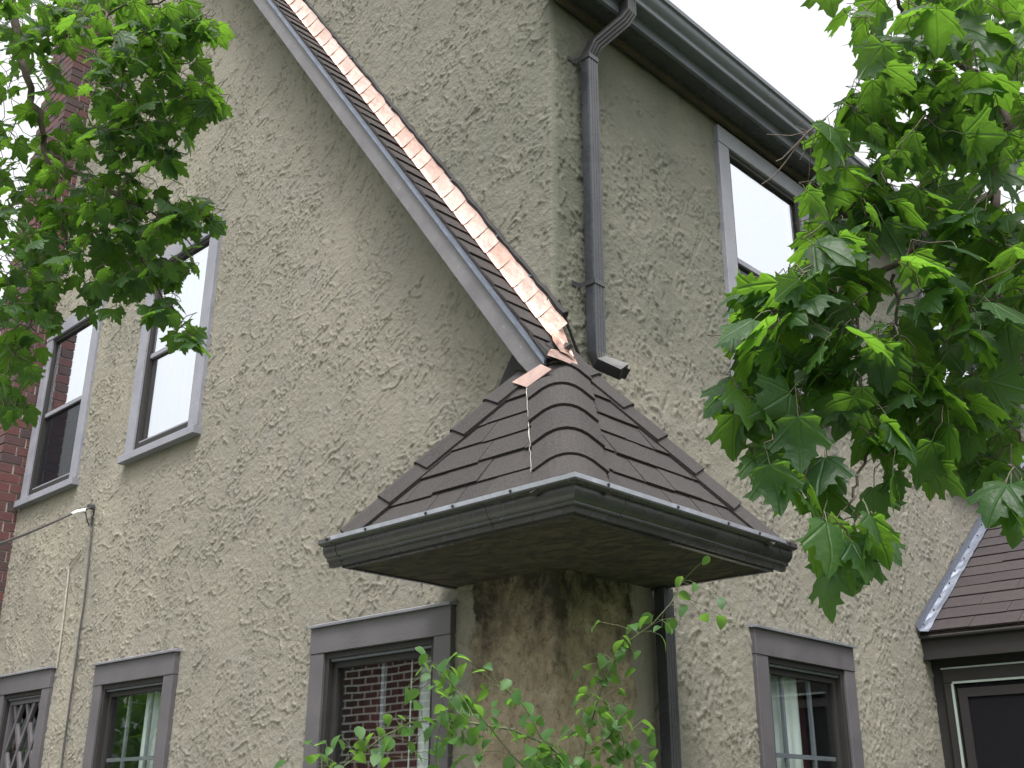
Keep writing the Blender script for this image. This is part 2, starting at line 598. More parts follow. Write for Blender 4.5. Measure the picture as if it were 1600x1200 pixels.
def stucco_wall(name, mp, s0, s1, z0, z1, step, ang, seed, holes, extra, flip, label, edge_lo=None, edge_hi=None, cut=None, slits=0.0):
    ns, nz = int(round((s1 - s0) / step)) + 1, int(round((z1 - z0) / step)) + 1
    S = np.linspace(s0, s1, ns)
    Z = np.linspace(z0, z1, nz)
    h = stucco_height(ns, nz, step, ang, seed, slits) + 0.003
    for e in (edge_lo, edge_hi):
        if e is not None:
            h = h * sstep(0.0, 0.022, np.abs(S - e))[:, None] - 0.006 * (1 - sstep(0, 0.012, np.abs(S - e)))[:, None]
    SS, ZZ = np.meshgrid(S, Z, indexing='ij')
    co = np.stack(mp(SS, h, ZZ), axis=-1).reshape(-1, 3)
    idx = np.arange(ns * nz).reshape(ns, nz)
    q = np.stack([idx[:-1, :-1], idx[1:, :-1], idx[1:, 1:], idx[:-1, 1:]], axis=-1)
    sc, zc = (S[:-1] + S[1:]) / 2, (Z[:-1] + Z[1:]) / 2
    keep = np.ones(q.shape[:2], bool)
    for (a, b, c, d) in holes:
        keep &= ~(((sc > a + 0.05) & (sc < b - 0.05))[:, None] & ((zc > c + 0.05) & (zc < d - 0.05))[None, :])
    if cut is not None: keep &= cut(sc[:, None], zc[None, :])
    q = q[keep]
    if flip: q = q[:, ::-1]
    nv = len(co)
    ev, ef = [], []
    for pts in extra:
        b = nv + len(ev)
        ev += [mp(s, 0.004 if pts[0][1] < 2 else -0.016, z) for s, z in pts]
        ef.append([b + i for i in range(len(pts))][::-1 if flip else 1])
    me = bpy.data.meshes.new(name)
    allv = np.concatenate([co, np.array(ev)]) if ev else co
    loops = np.concatenate([q.reshape(-1)] + [np.array(f) for f in ef])
    tot = np.concatenate([np.full(len(q), 4), np.array([len(f) for f in ef], int)]) if ef else np.full(len(q), 4)
    start = np.concatenate([[0], np.cumsum(tot)[:-1]])
    me.vertices.add(len(allv))
    me.vertices.foreach_set('co', allv.astype(np.float32).ravel())
    me.loops.add(len(loops))
    me.loops.foreach_set('vertex_index', loops.astype(np.int32))
    me.polygons.add(len(tot))
    me.polygons.foreach_set('loop_start', start.astype(np.int32))
    me.polygons.foreach_set('loop_total', tot.astype(np.int32))
    me.update(calc_edges=True)
    me.validate()
    me.materials.append(M['stucco'])
    o = link(name, me, house)
    if label: o['label'] = label
    return o


stucco_wall('gable_wall', mA, -5.47, 0.0, 1.3, 8.3, 0.007, 0.45, 21, list(WIN_A.values()),
            [[(-5.9, 0), (0, 0), (0, 1.3), (-5.9, 1.3)], [(-5.9, 7.9), (-4.0, 7.6), (-0.35, 5.45), (-0.05, 5.36), (-4.5, 11.1), (-5.9, 9.3)],
             [(-5.9, 1.3), (-5.47, 1.3), (-5.47, 8.3), (-5.9, 8.3)]], False,
            'tan trowelled stucco gable wall carrying the raking copper strip', edge_hi=0.0, cut=lambda S_, Z_: (Z_ < 5.66 - 0.66 * S_) & (Z_ < 5.33 - 1.29 * S_), slits=0.004)
stucco_wall('side_wall', mB, 0.0, 7.2, 1.3, 5.3, 0.009, -0.5, 77, list(WIN_B.values()),
            [[(0, 0), (7.2, 0), (7.2, 1.3), (0, 1.3)]], False,
            'tan trowelled stucco wall with downspout receding under the eave', edge_lo=0.0, slits=0.008)
back = MB()
back.box((-5.9, 7.15, 0), (0, 7.2, 5.3))
back.box((-5.9, 0.35, 0), (-5.85, 7.15, 5.3))
back.build('rear_wall', M['dark_wood'], house)

# main roof (over the frame) : slab from the eave up to the ridge and down the far side
rf = MB()
rf.prism([(0.21, -0.12, 5.475), (-4.5, -0.12, 11.36), (-6.3, -0.12, 9.06), (-6.3, -0.12, 8.9), (-4.5, -0.12, 11.21), (0.165, -0.12, 5.488 - 0.05), (0.165, -0.12, 5.44)], (0, 7.4, 0))
rf.build('main_roof', M['shingle'], house)


# ------------------------------------------------------------------ windows
def ring(mb, mp, s0, s1, z0, z1, w, n0, n1, wt=None, wb=None):
    wt = w if wt is None else wt
    wb = w if wb is None else wb
    mb.box((s0, n0, z0), (s0 + w, n1, z1), mp)
    mb.box((s1 - w, n0, z0), (s1, n1, z1), mp)
    mb.box((s0 + w, n0, z1 - wt), (s1 - w, n1, z1), mp)
    if wb > 0: mb.box((s0 + w, n0, z0), (s1 - w, n1, z0 + wb), mp)


def curtain(mp, s0, s1, z0, z1, n, amp, period, mat, name, parent):
    k = max(8, int((s1 - s0) / period * 8))
    pts, fs = [], []
    ph = random.random() * 6
    for i in range(k + 1):
        s = s0 + (s1 - s0) * i / k
        d = amp * math.sin(2 * math.pi * (s - s0) / period + ph) + 0.4 * amp * math.sin(2 * math.pi * (s - s0) / period * 2.3)
        pts += [mp(s, n + d, z0), mp(s, n + d * 0.7, z1)]
    for i in range(k):
        fs.append((2 * i, 2 * i + 2, 2 * i + 3, 2 * i + 1))
    mb = MB()
    mb.poly(pts, fs)
    return mb.build(name, mat, parent, recalc=False, smooth=True)


def room(mp, s0, s1, z0, z1, parent):
    mb = MB()
    p = [mp(*q) for q in ((s0, -0.06, z0), (s1, -0.06, z0), (s1, -0.06, z1), (s0, -0.06, z1),
                          (s0 - 0.3, -0.8, z0 - 0.2), (s1 + 0.3, -0.8, z0 - 0.2), (s1 + 0.3, -0.8, z1 + 0.1), (s0 - 0.3, -0.8, z1 + 0.1))]
    mb.poly(p, [(0, 1, 5, 4), (1, 2, 6, 5), (2, 3, 7, 6), (3, 0, 4, 7), (4, 5, 6, 7)])
    return mb.build('room_recess', M['room'], parent, recalc=False)


def low_window(mp, r, label, muntins_s=(), muntins_z=(), curtains=(), diamond=False):
    s0, s1, z0, z1 = r
    cw, ch = 0.105, 0.135
    mb = MB()
    mb.box((s0, -0.05, z0), (s0 + cw, 0.030, z1 - ch), mp)
    mb.box((s1 - cw, -0.05, z0), (s1, 0.030, z1 - ch), mp)
    mb.box((s0 - 0.002, -0.05, z1 - ch), (s1 + 0.002, 0.034, z1 - 0.012), mp)
    w = mb.build('window', M['casing'], house, bevel=0.003)
    w['label'] = label
    c = MB()
    c.hexa([mp(*q) for q in ((s0 - 0.012, 0, z1 - 0.010), (s1 + 0.012, 0, z1 - 0.010), (s1 + 0.012, 0.050, z1 - 0.014), (s0 - 0.012, 0.050, z1 - 0.014),
                             (s0 - 0.012, 0, z1 + 0.012), (s1 + 0.012, 0, z1 + 0.012), (s1 + 0.012, 0.052, z1 - 0.004), (s0 - 0.012, 0.052, z1 - 0.004))])
    c.build('drip_cap', M['old_casing'], w)
    a, b, zt = s0 + cw, s1 - cw, z1 - ch
    si = MB()
    si.box((s0 - 0.03, -0.05, z0 - 0.05), (s1 + 0.03, 0.06, z0), mp)
    si.build('sill', M['casing'], w)
    f = MB()
    ring(f, mp, a, b, z0, zt, 0.028, -0.045, 0.016)
    f.build('storm_frame', M['dark_trim'], w, bevel=0.002)
    a2, b2, zt2 = a + 0.028, b - 0.028, zt - 0.028
    rl = MB()
    rl.box((a2, -0.02, zt2 - 0.012), (b2, 0.004, zt2), mp)
    rl.build('head_track', M['eave'], w)
    if diamond:
        ring_mb = MB()
        ring(ring_mb, mp, a2, b2, z0 + 0.028, zt2 - 0.012, 0.03, -0.045, -0.012)
        ring_mb.build('sash', M['casing'], w)
        aa, bb, zz0, zz1 = a2 + 0.03, b2 - 0.03, z0 + 0.06, zt2 - 0.042
        W, H = (bb - aa) / 2.5, 0.36
        lat = MB()
        # diagonal glazing bars, clipped to the sash
        def clip(sx, zx, dsx, dzx):
            t0, t1 = 0.0, 1.0
            for p_, q_ in ((-dsx, sx - aa), (dsx, bb - sx), (-dzx, zx - zz0), (dzx, zz1 - zx)):
                if abs(p_) < 1e-9:
                    if q_ < 0: return None
                    continue
                tt = q_ / p_
                if p_ < 0: t0 = max(t0, tt)
                else: t1 = min(t1, tt)
            return (t0, t1) if t1 - t0 > 0.02 else None
        bar_w = 0.028
        for sg in (1, -1):
            for k in range(-8, 16):
                sx, zx = aa + (k * W if sg == 1 else k * W), zz0
                dsx, dzx = sg * 8 * W, 8 * H
                cl = clip(sx, zx, dsx, dzx)
                if not cl: continue
                p0 = (sx + dsx * cl[0], zx + dzx * cl[0])
                p1 = (sx + dsx * cl[1], zx + dzx * cl[1])
                d = Vector((p1[0] - p0[0], p1[1] - p0[1])).normalized()
                nx, nz = -d.y * bar_w / 2, d.x * bar_w / 2
                n0, n1 = (-0.040, -0.016) if sg == 1 else (-0.038, -0.019)
                lat.hexa([mp(*q) for q in ((p0[0] + nx, n0, p0[1] + nz), (p1[0] + nx, n0, p1[1] + nz), (p1[0] - nx, n0, p1[1] - nz), (p0[0] - nx, n0, p0[1] - nz),
                                           (p0[0] + nx, n1, p0[1] + nz), (p1[0] + nx, n1, p1[1] + nz), (p1[0] - nx, n1, p1[1] - nz), (p0[0] - nx, n1, p0[1] - nz))])
        lat.build('diamond_lattice', M['casing'], w)
        nrow = int((zz1 - zz0) / (H / 2)) + 2
        for i in range(nrow):
            for j in range(-1, 7):
                cs, cz = aa + (j + (0.5 if i % 2 else 0)) * W, zz0 + i * H / 2
                pl = [(cs - W / 2, cz), (cs, cz - H / 2), (cs + W / 2, cz), (cs, cz + H / 2)]
                pl = [(min(max(s, aa), bb), min(max(z, zz0), zz1)) for s, z in pl]
                if not (aa - 0.01 < cs < bb + 0.01 and zz0 - 0.01 < cz < zz1 + 0.01): continue
                tx, tz = random.uniform(-.03, .03), random.uniform(-.03, .03)
                pm = MB()
                pm.poly([mp(s, -0.030 + tx * (s - cs) + tz * (z - cz), z) for s, z in pl], [(0, 1, 2, 3)])
                pm.build('pane', M['glass'], w, recalc=False)
    else:
        s_mb = MB()
        ring(s_mb, mp, a2, b2, z0 + 0.028, zt2 - 0.012, 0.030, -0.05, -0.014)
        s_mb.build('sash', M['dark_trim'], w, bevel=0.002)
        pm = MB()
        pm.box((a2 + 0.03, -0.036, z0 + 0.058), (b2 - 0.03, -0.032, zt2 - 0.042), mp)
        pm.build('pane', M['glass'], w)
        for sv in muntins_s:
            x = a2 + (b2 - a2) * sv
            m = MB()
            m.box((x - 0.010, -0.052, z0 + 0.058), (x + 0.010, -0.0365, zt2 - 0.042), mp)
            m.build('glazing_bar', M['old_casing'], w)
        for zv in muntins_z:
            m = MB()
            m.box((a2 + 0.03, -0.054, zt2 - zv - 0.010), (b2 - 0.03, -0.0368, zt2 - zv + 0.010), mp)
            m.build('glazing_bar', M['old_casing'], w)
    room(mp, a + 0.01, b - 0.01, z0 + 0.01, zt - 0.01, w)
    for (c0, c1, mat, n, amp) in curtains:
        curtain(mp, a2 + (b2 - a2) * c0, a2 + (b2 - a2) * c1, z0, zt, n, amp, 0.085, M[mat], 'curtain', w)
    return w


def up_window(mp, r, label, screen=True, curtains=(), dark=False):
    s0, s1, z0, z1 = r
    cw = 0.105
    cm = M['old_casing']
    mb = MB()
    mb.box((s0, -0.05, z0 + 0.055), (s0 + cw, 0.030, z1 - 0.11), mp)
    mb.box((s1 - cw, -0.05, z0 + 0.055), (s1, 0.030, z1 - 0.11), mp)
    mb.box((s0 - 0.002, -0.05, z1 - 0.11), (s1 + 0.002, 0.034, z1), mp)
    w = mb.build('window', cm, house, bevel=0.003)
    w['label'] = label
    si = MB()
    si.hexa([mp(*q) for q in ((s0 - 0.02, -0.05, z0 - 0.005), (s1 + 0.02, -0.05, z0 - 0.005), (s1 + 0.02, 0.060, z0 - 0.005), (s0 - 0.02, 0.060, z0 - 0.005),
                              (s0 - 0.02, -0.05, z0 + 0.055), (s1 + 0.02, -0.05, z0 + 0.055), (s1 + 0.02, 0.060, z0 + 0.045), (s0 - 0.02, 0.060, z0 + 0.045))])
    si.build('sill', cm, w, bevel=0.003)
    a, b, zb, zt = s0 + cw, s1 - cw, z0 + 0.055, z1 - 0.11
    f = MB()
    ring(f, mp, a, b, zb, zt, 0.030, -0.045, 0.014, 0.03, 0.055)
    f.build('storm_frame', M['dark_trim'], w, bevel=0.002)
    a2, b2, zb2, zt2 = a + 0.03, b - 0.03, zb + 0.055, zt - 0.03
    zm = (zb2 + zt2) / 2 - 0.02
    lo = MB()
    ring(lo, mp, a2, b2, zb2, zm, 0.022, -0.042, -0.018, 0.026, 0.022)
    lo.build('lower_sash', M['dark_trim'], w, bevel=0.002)
    rl = MB()
    rl.box((a2 - 0.004, -0.022, zm - 0.006), (b2 + 0.004, 0.002, zm + 0.026), mp)
    rl.build('meeting_rail', M['old_casing'], w, bevel=0.002)
    bl = MB()
    bl.box((a2, -0.016, zb2 + 0.001), (b2, 0.004, zb2 + 0.016), mp)
    bl.build('bottom_rail', M['old_casing'], w)
    up = MB()
    ring(up, mp, a2, b2, zm + 0.026, zt2, 0.014, -0.034, -0.0062, 0.010, 0.0)
    up.build('upper_sash', M['dark_trim'], w, bevel=0.002)
    for (q0, q1, nn) in ((zb2 + 0.022, zm - 0.026, -0.020), (zm + 0.026, zt2 - 0.004, -0.006)):
        pm = MB()
        pm.box((a2 + 0.018, nn - 0.003, q0), (b2 - 0.018, nn, q1), mp)
        pm.build('pane', M['storm'], w)
    if screen:
        pm = MB()
        pm.poly([mp(*q) for q in ((a2 + 0.02, -0.014, zb2 + 0.02), (b2 - 0.02, -0.014, zb2 + 0.02), (b2 - 0.02, -0.014, zm - 0.006), (a2 + 0.02, -0.014, zm - 0.006))], [(0, 1, 2, 3)])
        pm.build('insect_screen', M['screen'], w, recalc=False)
    room(mp, a + 0.01, b - 0.01, zb + 0.01, zt - 0.01, w)
    for (c0, c1, mat, n, amp) in curtains:
        curtain(mp, a2 + (b2 - a2) * c0, a2 + (b2 - a2) * c1, zb, zt, n, amp, 0.085, M[mat], 'curtain', w)
    return w


low_window(mA, WIN_A['a1'], 'lower window with dark red drapes beside the stained corner', (0.47,), (), ((0.0, 0.62, 'drape', -0.16, 0.016), (0.55, 1.0, 'sheer', -0.16, 0.012)))
low_window(mA, WIN_A['a2'], 'lower window with glazing bars and pale curtain', (0.32, 0.70), (0.40, 0.80), ((0.0, 0.40, 'sheer', -0.30, 0.02), (0.5, 1.0, 'sheer', -0.09, 0.014)))
low_window(mA, WIN_A['a3'], 'lower window with diamond lattice panes near the chimney', diamond=True)
up_window(mA, WIN_A['u1'], 'upper sash window both panes full of white sky', False, ((0.0, 1.0, 'sheer', -0.14, 0.014),))
up_window(mA, WIN_A['u2'], 'upper sash window next to the brick chimney with dark screen', True, ((0.0, 1.0, 'sheer', -0.20, 0.012),))
up_window(mA, WIN_A['u3'], 'attic window at the top edge of the gable', False)
low_window(mB, WIN_B['b1'], 'lower window with grey curtains on the receding wall', (0.28, 0.66), (0.41, 0.82), ((0.0, 0.62, 'sheer', -0.085, 0.012), (0.62, 1.0, 'drape', -0.20, 0.014)))
up_window(mB, WIN_B['c1'], 'upper window under the eave reflecting white sky', True)
up_window(mB, WIN_B['c2'], 'upper window behind the maple beside the side roof', True)

# ------------------------------------------------------------------ chimney
ch = MB()
ch.box((-6.025, -0.192, 0), (-5.448, 0.3, 9.6))
chim = ch.build('chimney', M['mortar'], house)
chim['label'] = 'red brick chimney at the left edge'
CB = 0.0735
bk = {}


def brick(x0, x1, y0, y1, z):
    key = (round(x1 - x0, 3), round(y1 - y0, 3))
    if key not in bk:
        w, d, hh = x1 - x0, y1 - y0, CB - 0.011
        mb = MB()
        mb.box((0, 0, 0), (w, d, hh))
        bk[key] = mb.mesh('brick', M['brick'])
    o = link('brick', bk[key], chim)
    o.location = (x0 + random.uniform(-.0015, .0015), y0 + random.uniform(-.002, .002), z)
    return o


rest = MB()
for i in range(127):
    z = 0.1 + i * CB
    near = 1.9 < z < 8.3
    if i % 2:
        L = [(-5.64, -5.438, -0.204, -0.105), (-5.536, -5.438, -0.094, 0.02)]
        F = [(-5.855, -5.651, -0.2, -0.1), (-6.035, -5.866, -0.2, -0.1)]
    else:
        L = [(-5.536, -5.438, -0.204, -0.045), (-5.536, -5.438, -0.034, 0.02)]
        F = [(-5.751, -5.547, -0.2, -0.1), (-5.966, -5.762, -0.2, -0.1)]
    for b in L:
        if near: brick(*b, z)
        else: rest.box((b[0], b[2], z), (b[1], b[3], z + CB - 0.011))
    for k, b in enumerate(F):
        if 5.0 < z < 8.3: brick(*b, z)
        else: rest.box((b[0], b[2], z), (b[1], b[3], z + CB - 0.011))
    # left return of the stack
    rest.box((-6.035, -0.088, z), (-5.93, 0.1, z + CB - 0.011))
props(rest.build('brickwork', M['brick'], chim), kind='stuff')

# ------------------------------------------------------------------ little hipped roof on the corner
ZP, ZE, OE = 3.47, 2.60, 0.62
SL = (ZP - ZE) / OE


def zroof(o): return ZP - SL * o


dk = MB()
e = 0.585
dk.loft([[(-e, -e, 2.51), (e, -e, 2.51), (e, e, 2.51), (-e, e, 2.51)],
         [(-e, -e, zroof(e) - 0.03), (e, -e, zroof(e) - 0.03), (e, e, zroof(e) - 0.03), (-e, e, zroof(e) - 0.03)],
         [(-.01, -.01, ZP - 0.05), (.01, -.01, ZP - 0.05), (.01, .01, ZP - 0.05), (-.01, .01, ZP - 0.05)]])
pent = dk.build('corner_roof', M['shingle'], house)
pent['label'] = 'small hipped shingle roof wrapped round the house corner'
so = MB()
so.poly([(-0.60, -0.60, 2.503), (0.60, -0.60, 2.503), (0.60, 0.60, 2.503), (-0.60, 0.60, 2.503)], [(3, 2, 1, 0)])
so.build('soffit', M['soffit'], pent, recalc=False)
fb = MB()
fb.box((-0.60, -0.60, 2.497), (0.60, -0.578, 2.60))
fb.box((0.578, -0.578, 2.497), (0.60, 0.60, 2.60))
fb.box((-0.60, -0.577, 2.4965), (-0.582, 0.0, 2.60))
fb.box((0.0, 0.582, 2.4965), (0.577, 0.60, 2.60))
fb.build('eave_board', M['gutter'], pent)

mFront = lambda t, o, n: Vector((t, -o, zroof(o))) + n * Vector((0, -SL, 1)).normalized()
mRight = lambda t, o, n: Vector((o, t, zroof(o))) + n * Vector((SL, 0, 1)).normalized()
mLeft = lambda t, o, n: Vector((-o, t, zroof(o))) + n * Vector((-SL, 0, 1)).normalized()
EXP = 0.0785
for mf, lo_t, hi_t, sd in ((mFront, -1, 1, 3), (mRight, -1, 1, 5), (mLeft, -1, 0.02, 8)):
    rr = random.Random(sd)
    for k in range(8):
        ol = 0.628 - k * EXP
        ou = max(0.0, ol - 1.9 * EXP)
        if ol < 0.05: break
        cuts = []
        x = -0.75 + (0.12 if k % 2 else 0.0) + rr.uniform(-.05, .05)
        while x < 0.8:
            cuts.append(x)
            x += rr.choice((0.15, 0.18, 0.24, 0.27))
        for a, b in zip(cuts[:-1], cuts[1:]):
            a_, b_ = max(a + 0.002, -ol + 0.03), min(b - 0.002, ol - 0.03 if hi_t == 1 else 0.01)
            if b_ - a_ < 0.012: continue
            ou_ = max(0.0, ou - 0.03)
            ua, ub = max(a + 0.002, -ou_), min(b - 0.002, ou_ if hi_t == 1 else 0.01)
            if ub < ua: ua = ub = min(max((ua + ub) / 2, -ou), ou)
            if ub - ua < 0.002: ub = ua + 0.002
            th = 0.010 + rr.uniform(0, 0.006)
            lf = 0.010
            jit = rr.uniform(-0.003, 0.004)
            m = MB()
            m.hexa([mf(a_, ol + jit, lf), mf(b_, ol + jit, lf), mf(ub, ou, 0.0), mf(ua, ou, 0.0),
                    mf(a_, ol + jit, lf + th), mf(b_, ol + jit, lf + th), mf(ub, ou, 0.006), mf(ua, ou, 0.006)])
            m.build('shingle', M['shingle'], pent)


def hip_caps(corner, n1, n2, edges, W, seed):
    """folded cap shingles marching up a hip; corner = eave end in plan"""
    apex = Vector((0, 0, ZP))
    foot = Vector((corner[0] * OE, corner[1] * OE, ZE))
    d = (foot - apex).normalized()
    n1, n2 = Vector(n1).normalized(), Vector(n2).normalized()
    nm = (n1 + n2).normalized()
    w1 = n1.cross(d)
    if w1.dot(n2) > 0: w1 = -w1
    w2 = n2.cross(d)
    if w2.dot(n1) > 0: w2 = -w2
    plan = (foot - apex).length / OE
    rr = random.Random(seed)
    prev = 0.02
    for o_end in edges:
        s1 = o_end * plan
        s0 = max(0.01, (prev - 0.10) * plan)
        prev = o_end
        tw = rr.uniform(-0.006, 0.006)
        th = 0.016 + rr.uniform(0, 0.004)
        rings = []
        for s, lift in ((s0, 0.022), (s1 - 0.03, 0.042), (s1, 0.044)):
            base = apex + d * s
            up, dn = [], []
            c0, c2 = base + w1 * 0.065 + n1 * lift, base + w2 * 0.065 + n2 * lift
            c1 = base + nm * (lift / max(0.3, nm.dot(n1)))
            for (w, q, nn) in ((w1, W + tw, n1), (w1, 0.09, n1), (None, 0.0, nm), (None, 0.17, nm), (None, 0.33, nm), (None, 0.5, nm), (None, 0.67, nm), (None, 0.83, nm), (None, 1.0, nm), (w2, 0.09, n2), (w2, W - tw, n2)):
                if w is None:
                    p = c0 * (1 - q) ** 2 + c1 * (2 * q * (1 - q)) + c2 * q * q
                    nq = (n1 * (1 - q) + n2 * q).normalized()
                    up.append(p)
                    dn.append(p - nq * th)
                else:
                    drop = 0.0 if q < 0.05 else (0.002 if q < 0.1 else 0.006)
                    p = base + w * q + nn * (lift - drop)
                    up.append(p)
                    dn.append(p - nn * th)
            rings.append(up + dn[::-1])
        m = MB()
        m.loft(rings)
        m.build('hip_cap_shingle', M['shingle'], pent)


N_F, N_R, N_L, N_K = (0, -SL, 1), (SL, 0, 1), (-SL, 0, 1), (0, SL, 1)
hip_caps((-1, -1), N_L, N_F, (0.11, 0.205, 0.30, 0.40, 0.50, 0.60), 0.165, 1)
hip_caps((1, 1), N_R, N_K, (0.12, 0.215, 0.31, 0.41, 0.51, 0.61), 0.165, 2)
hip_caps((1, -1), N_F, N_R, (0.14, 0.24, 0.34, 0.44, 0.54, 0.615), 0.135, 3)
# bead of pale sealant along the left edge of the middle caps
sl = MB()
pts = []
_d = (Vector((OE, -OE, ZE)) - Vector((0, 0, ZP)))
_w = Vector(N_F).normalized().cross(_d.normalized())
if _w.dot(Vector(N_R)) > 0: _w = -_w
for i in range(22):
    o = 0.17 + 0.36 * i / 21
    pts.append(Vector((0, 0, ZP)) + _d * (o / OE) + _w * (0.141 + random.uniform(-.003, .003)) + Vector(N_F).normalized() * 0.026)
sl.tube(pts, [0.0014 + random.uniform(-.0006, .0008) for _ in pts], 5)
sl.build('sealant_bead', M['white'], pent)

# gutter round the little roof
prof = [(0.602, 2.509), (0.602, 2.502), (0.620, 2.502), (0.623, 2.519), (0.633, 2.523), (0.635, 2.528), (0.634, 2.533), (0.645, 2.540),
        (0.654, 2.551), (0.658, 2.564), (0.657, 2.577), (0.677, 2.582), (0.682, 2.586), (0.682, 2.602), (0.678, 2.6035), (0.674, 2.602), (0.673, 2.588),
        (0.653, 2.582), (0.653, 2.566), (0.648, 2.554), (0.640, 2.545), (0.628, 2.538), (0.618, 2.520), (0.616, 2.509)]
LE = -0.655
gm = MB()
gm.loft([[(LE, -o, z) for o, z in prof], [(o, -o, z) for o, z in prof], [(o, 0.655, z) for o, z in prof]])
gut = gm.build('gutter', M['gutter'], pent, smooth=True)
gut.data.set_sharp_from_angle(angle=math.radians(38))
gut['label'] = 'dark ogee gutter round the little roof'
outl = [(0.6025, 2.503)] + [(o - 0.0008, z + 0.0005) for o, z in prof[2:14]] + [(0.6025, 2.592)]
for m_, off in ((lambda o, z: (LE, -o, z), (-0.003, 0, 0)), (lambda o, z: (o, 0.655, z), (0, 0.003, 0))):
    c = MB()
    c.prism([m_(o, z) for o, z in outl], off)
    c.build('gutter_end_cap', M['gutter'], pent)
def seam_ring(mp3, pf, a, b):
    outer = [(o + 0.0018, z - 0.0008) for o, z in pf]
    inner = [(o - 0.0005, z + 0.0003) for o, z in pf][::-1]
    return [[mp3(o, s_, z) for o, z in outer + inner] for s_ in (a, b)]


for s in (-0.585, 0.25):
    c = MB()
    c.loft(seam_ring(lambda o, q, z: (q, -o, z), prof[2:12], s, s + 0.008))
    c.build('gutter_seam', M['gutter'], pent)
for s in (-0.40, 0.565):
    c = MB()
    c.loft(seam_ring(lambda o, q, z: (o, q, z), prof[2:12], s, s + 0.008))
    c.build('gutter_seam', M['gutter'], pent)
for s in (-0.60, -0.36, -0.02, 0.12, 0.4):
    c = MB()
    c.tube([(s, -0.687, 2.597), (s, -0.676, 2.597)], 0.006, 8)
    c.build('gutter_screw', M['black'], pent)
for s in (-0.52, -0.14, 0.17, 0.38, 0.60):
    c = MB()
    c.tube([(0.687, s, 2.597), (0.676, s, 2.597)], 0.006, 8)
    c.build('gutter_screw', M['black'], pent)
# highlight on the gutter lip, put into a brighter metal strip on both runs
hm = MB()
hm.loft([[(LE + 0.08, -o, z) for o, z in ((0.670, 2.6022), (0.6828, 2.5905), (0.6842, 2.5905), (0.6842, 2.606), (0.670, 2.606))],
         [(o, -o, z) for o, z in ((0.670, 2.6022), (0.6828, 2.5905), (0.6842, 2.5905), (0.6842, 2.606), (0.670, 2.606))],
         [(o, 0.57, z) for o, z in ((0.670, 2.6022), (0.6828, 2.5905), (0.6842, 2.5905), (0.6842, 2.606), (0.670, 2.606))]])
hm.build('gutter_hem', M['hem'], pent)

# ------------------------------------------------------------------ raking strip of roof on the gable wall
RS = 1.344


def zr(x): return 3.455 - RS * x


XT, XB, YO = -3.9, 0.11, -0.18
RN = Vector((RS, 0, 1)).normalized()
RD = Vector((-1, 0, RS)).normalized()
core = MB()
core.prism([(XB, 0, zr(XB) - 0.012), (XT, 0, zr(XT) - 0.012), (XT, 0, zr(XT) - 0.15), (XB - 0.02, 0, zr(XB) - 0.10)], (0, YO + 0.012, 0))
rake = core.build('raking_roof_strip', M['dark_wood'], house)
rake['label'] = 'steep narrow strip of shingles with copper flashing climbing the gable wall'
fa = MB()
fa.prism([(XB - 0.005, YO + 0.010, zr(XB - 0.005) - 0.030), (XT, YO + 0.010, zr(XT) - 0.030), (XT, YO + 0.010, zr(XT) - 0.165), (-0.04, YO + 0.010, zr(-0.04) - 0.175), (XB - 0.06, YO + 0.010, zr(XB) - 0.075)], (0, -0.022, 0))
fa.build('rake_board', M['fascia'], rake, bevel=0.003)
cuts = [XB + 0.01, -0.19, -1.18, -2.1, -3.0, XT]
for a, b in zip(cuts[:-1], cuts[1:]):
    m = MB()
    a2 = a - 0.002
    m.prism([(a2, YO - 0.026, zr(a2) + 0.004), (b, YO - 0.026, zr(b) + 0.004), (b, YO - 0.026, zr(b) - 0.022), (a2, YO - 0.026, zr(a2) - 0.022)], (0, 0.0135, 0))
    m.prism([(a2, YO - 0.0125, zr(a2) + 0.006), (b, YO - 0.0125, zr(b) + 0.006), (b, YO - 0.0125, zr(b) + 0.001), (a2, YO - 0.0125, zr(a2) + 0.001)], (0, 0.03, 0))
    m.build('drip_edge', M['drip'], rake)
LEN = math.sqrt(1 + RS * RS)
nco = int((XB - XT) * LEN / 0.133)
for k in range(nco):
    s0 = k * 0.133                                     # distance up the rake from the foot
    foot = Vector((XB, 0, zr(XB)))
    j = random.uniform(-.006, .006)
    th = 0.012 + random.uniform(0, .004)

    def P(s, y, n): return foot + RD * s + RN * n + Vector((0, y, 0))
    m = MB()
    m.hexa([P(s0 + j, YO - .008, .012), P(s0 + j, -.003, .012), P(s0 + .25, -.003, .0), P(s0 + .25, YO - .008, .0),
            P(s0 + j, YO - .008, .012 + th), P(s0 + j, -.003, .012 + th), P(s0 + .25, -.003, .008), P(s0 + .25, YO - .008, .008)])
    m.build('shingle', M['shingle'], rake)
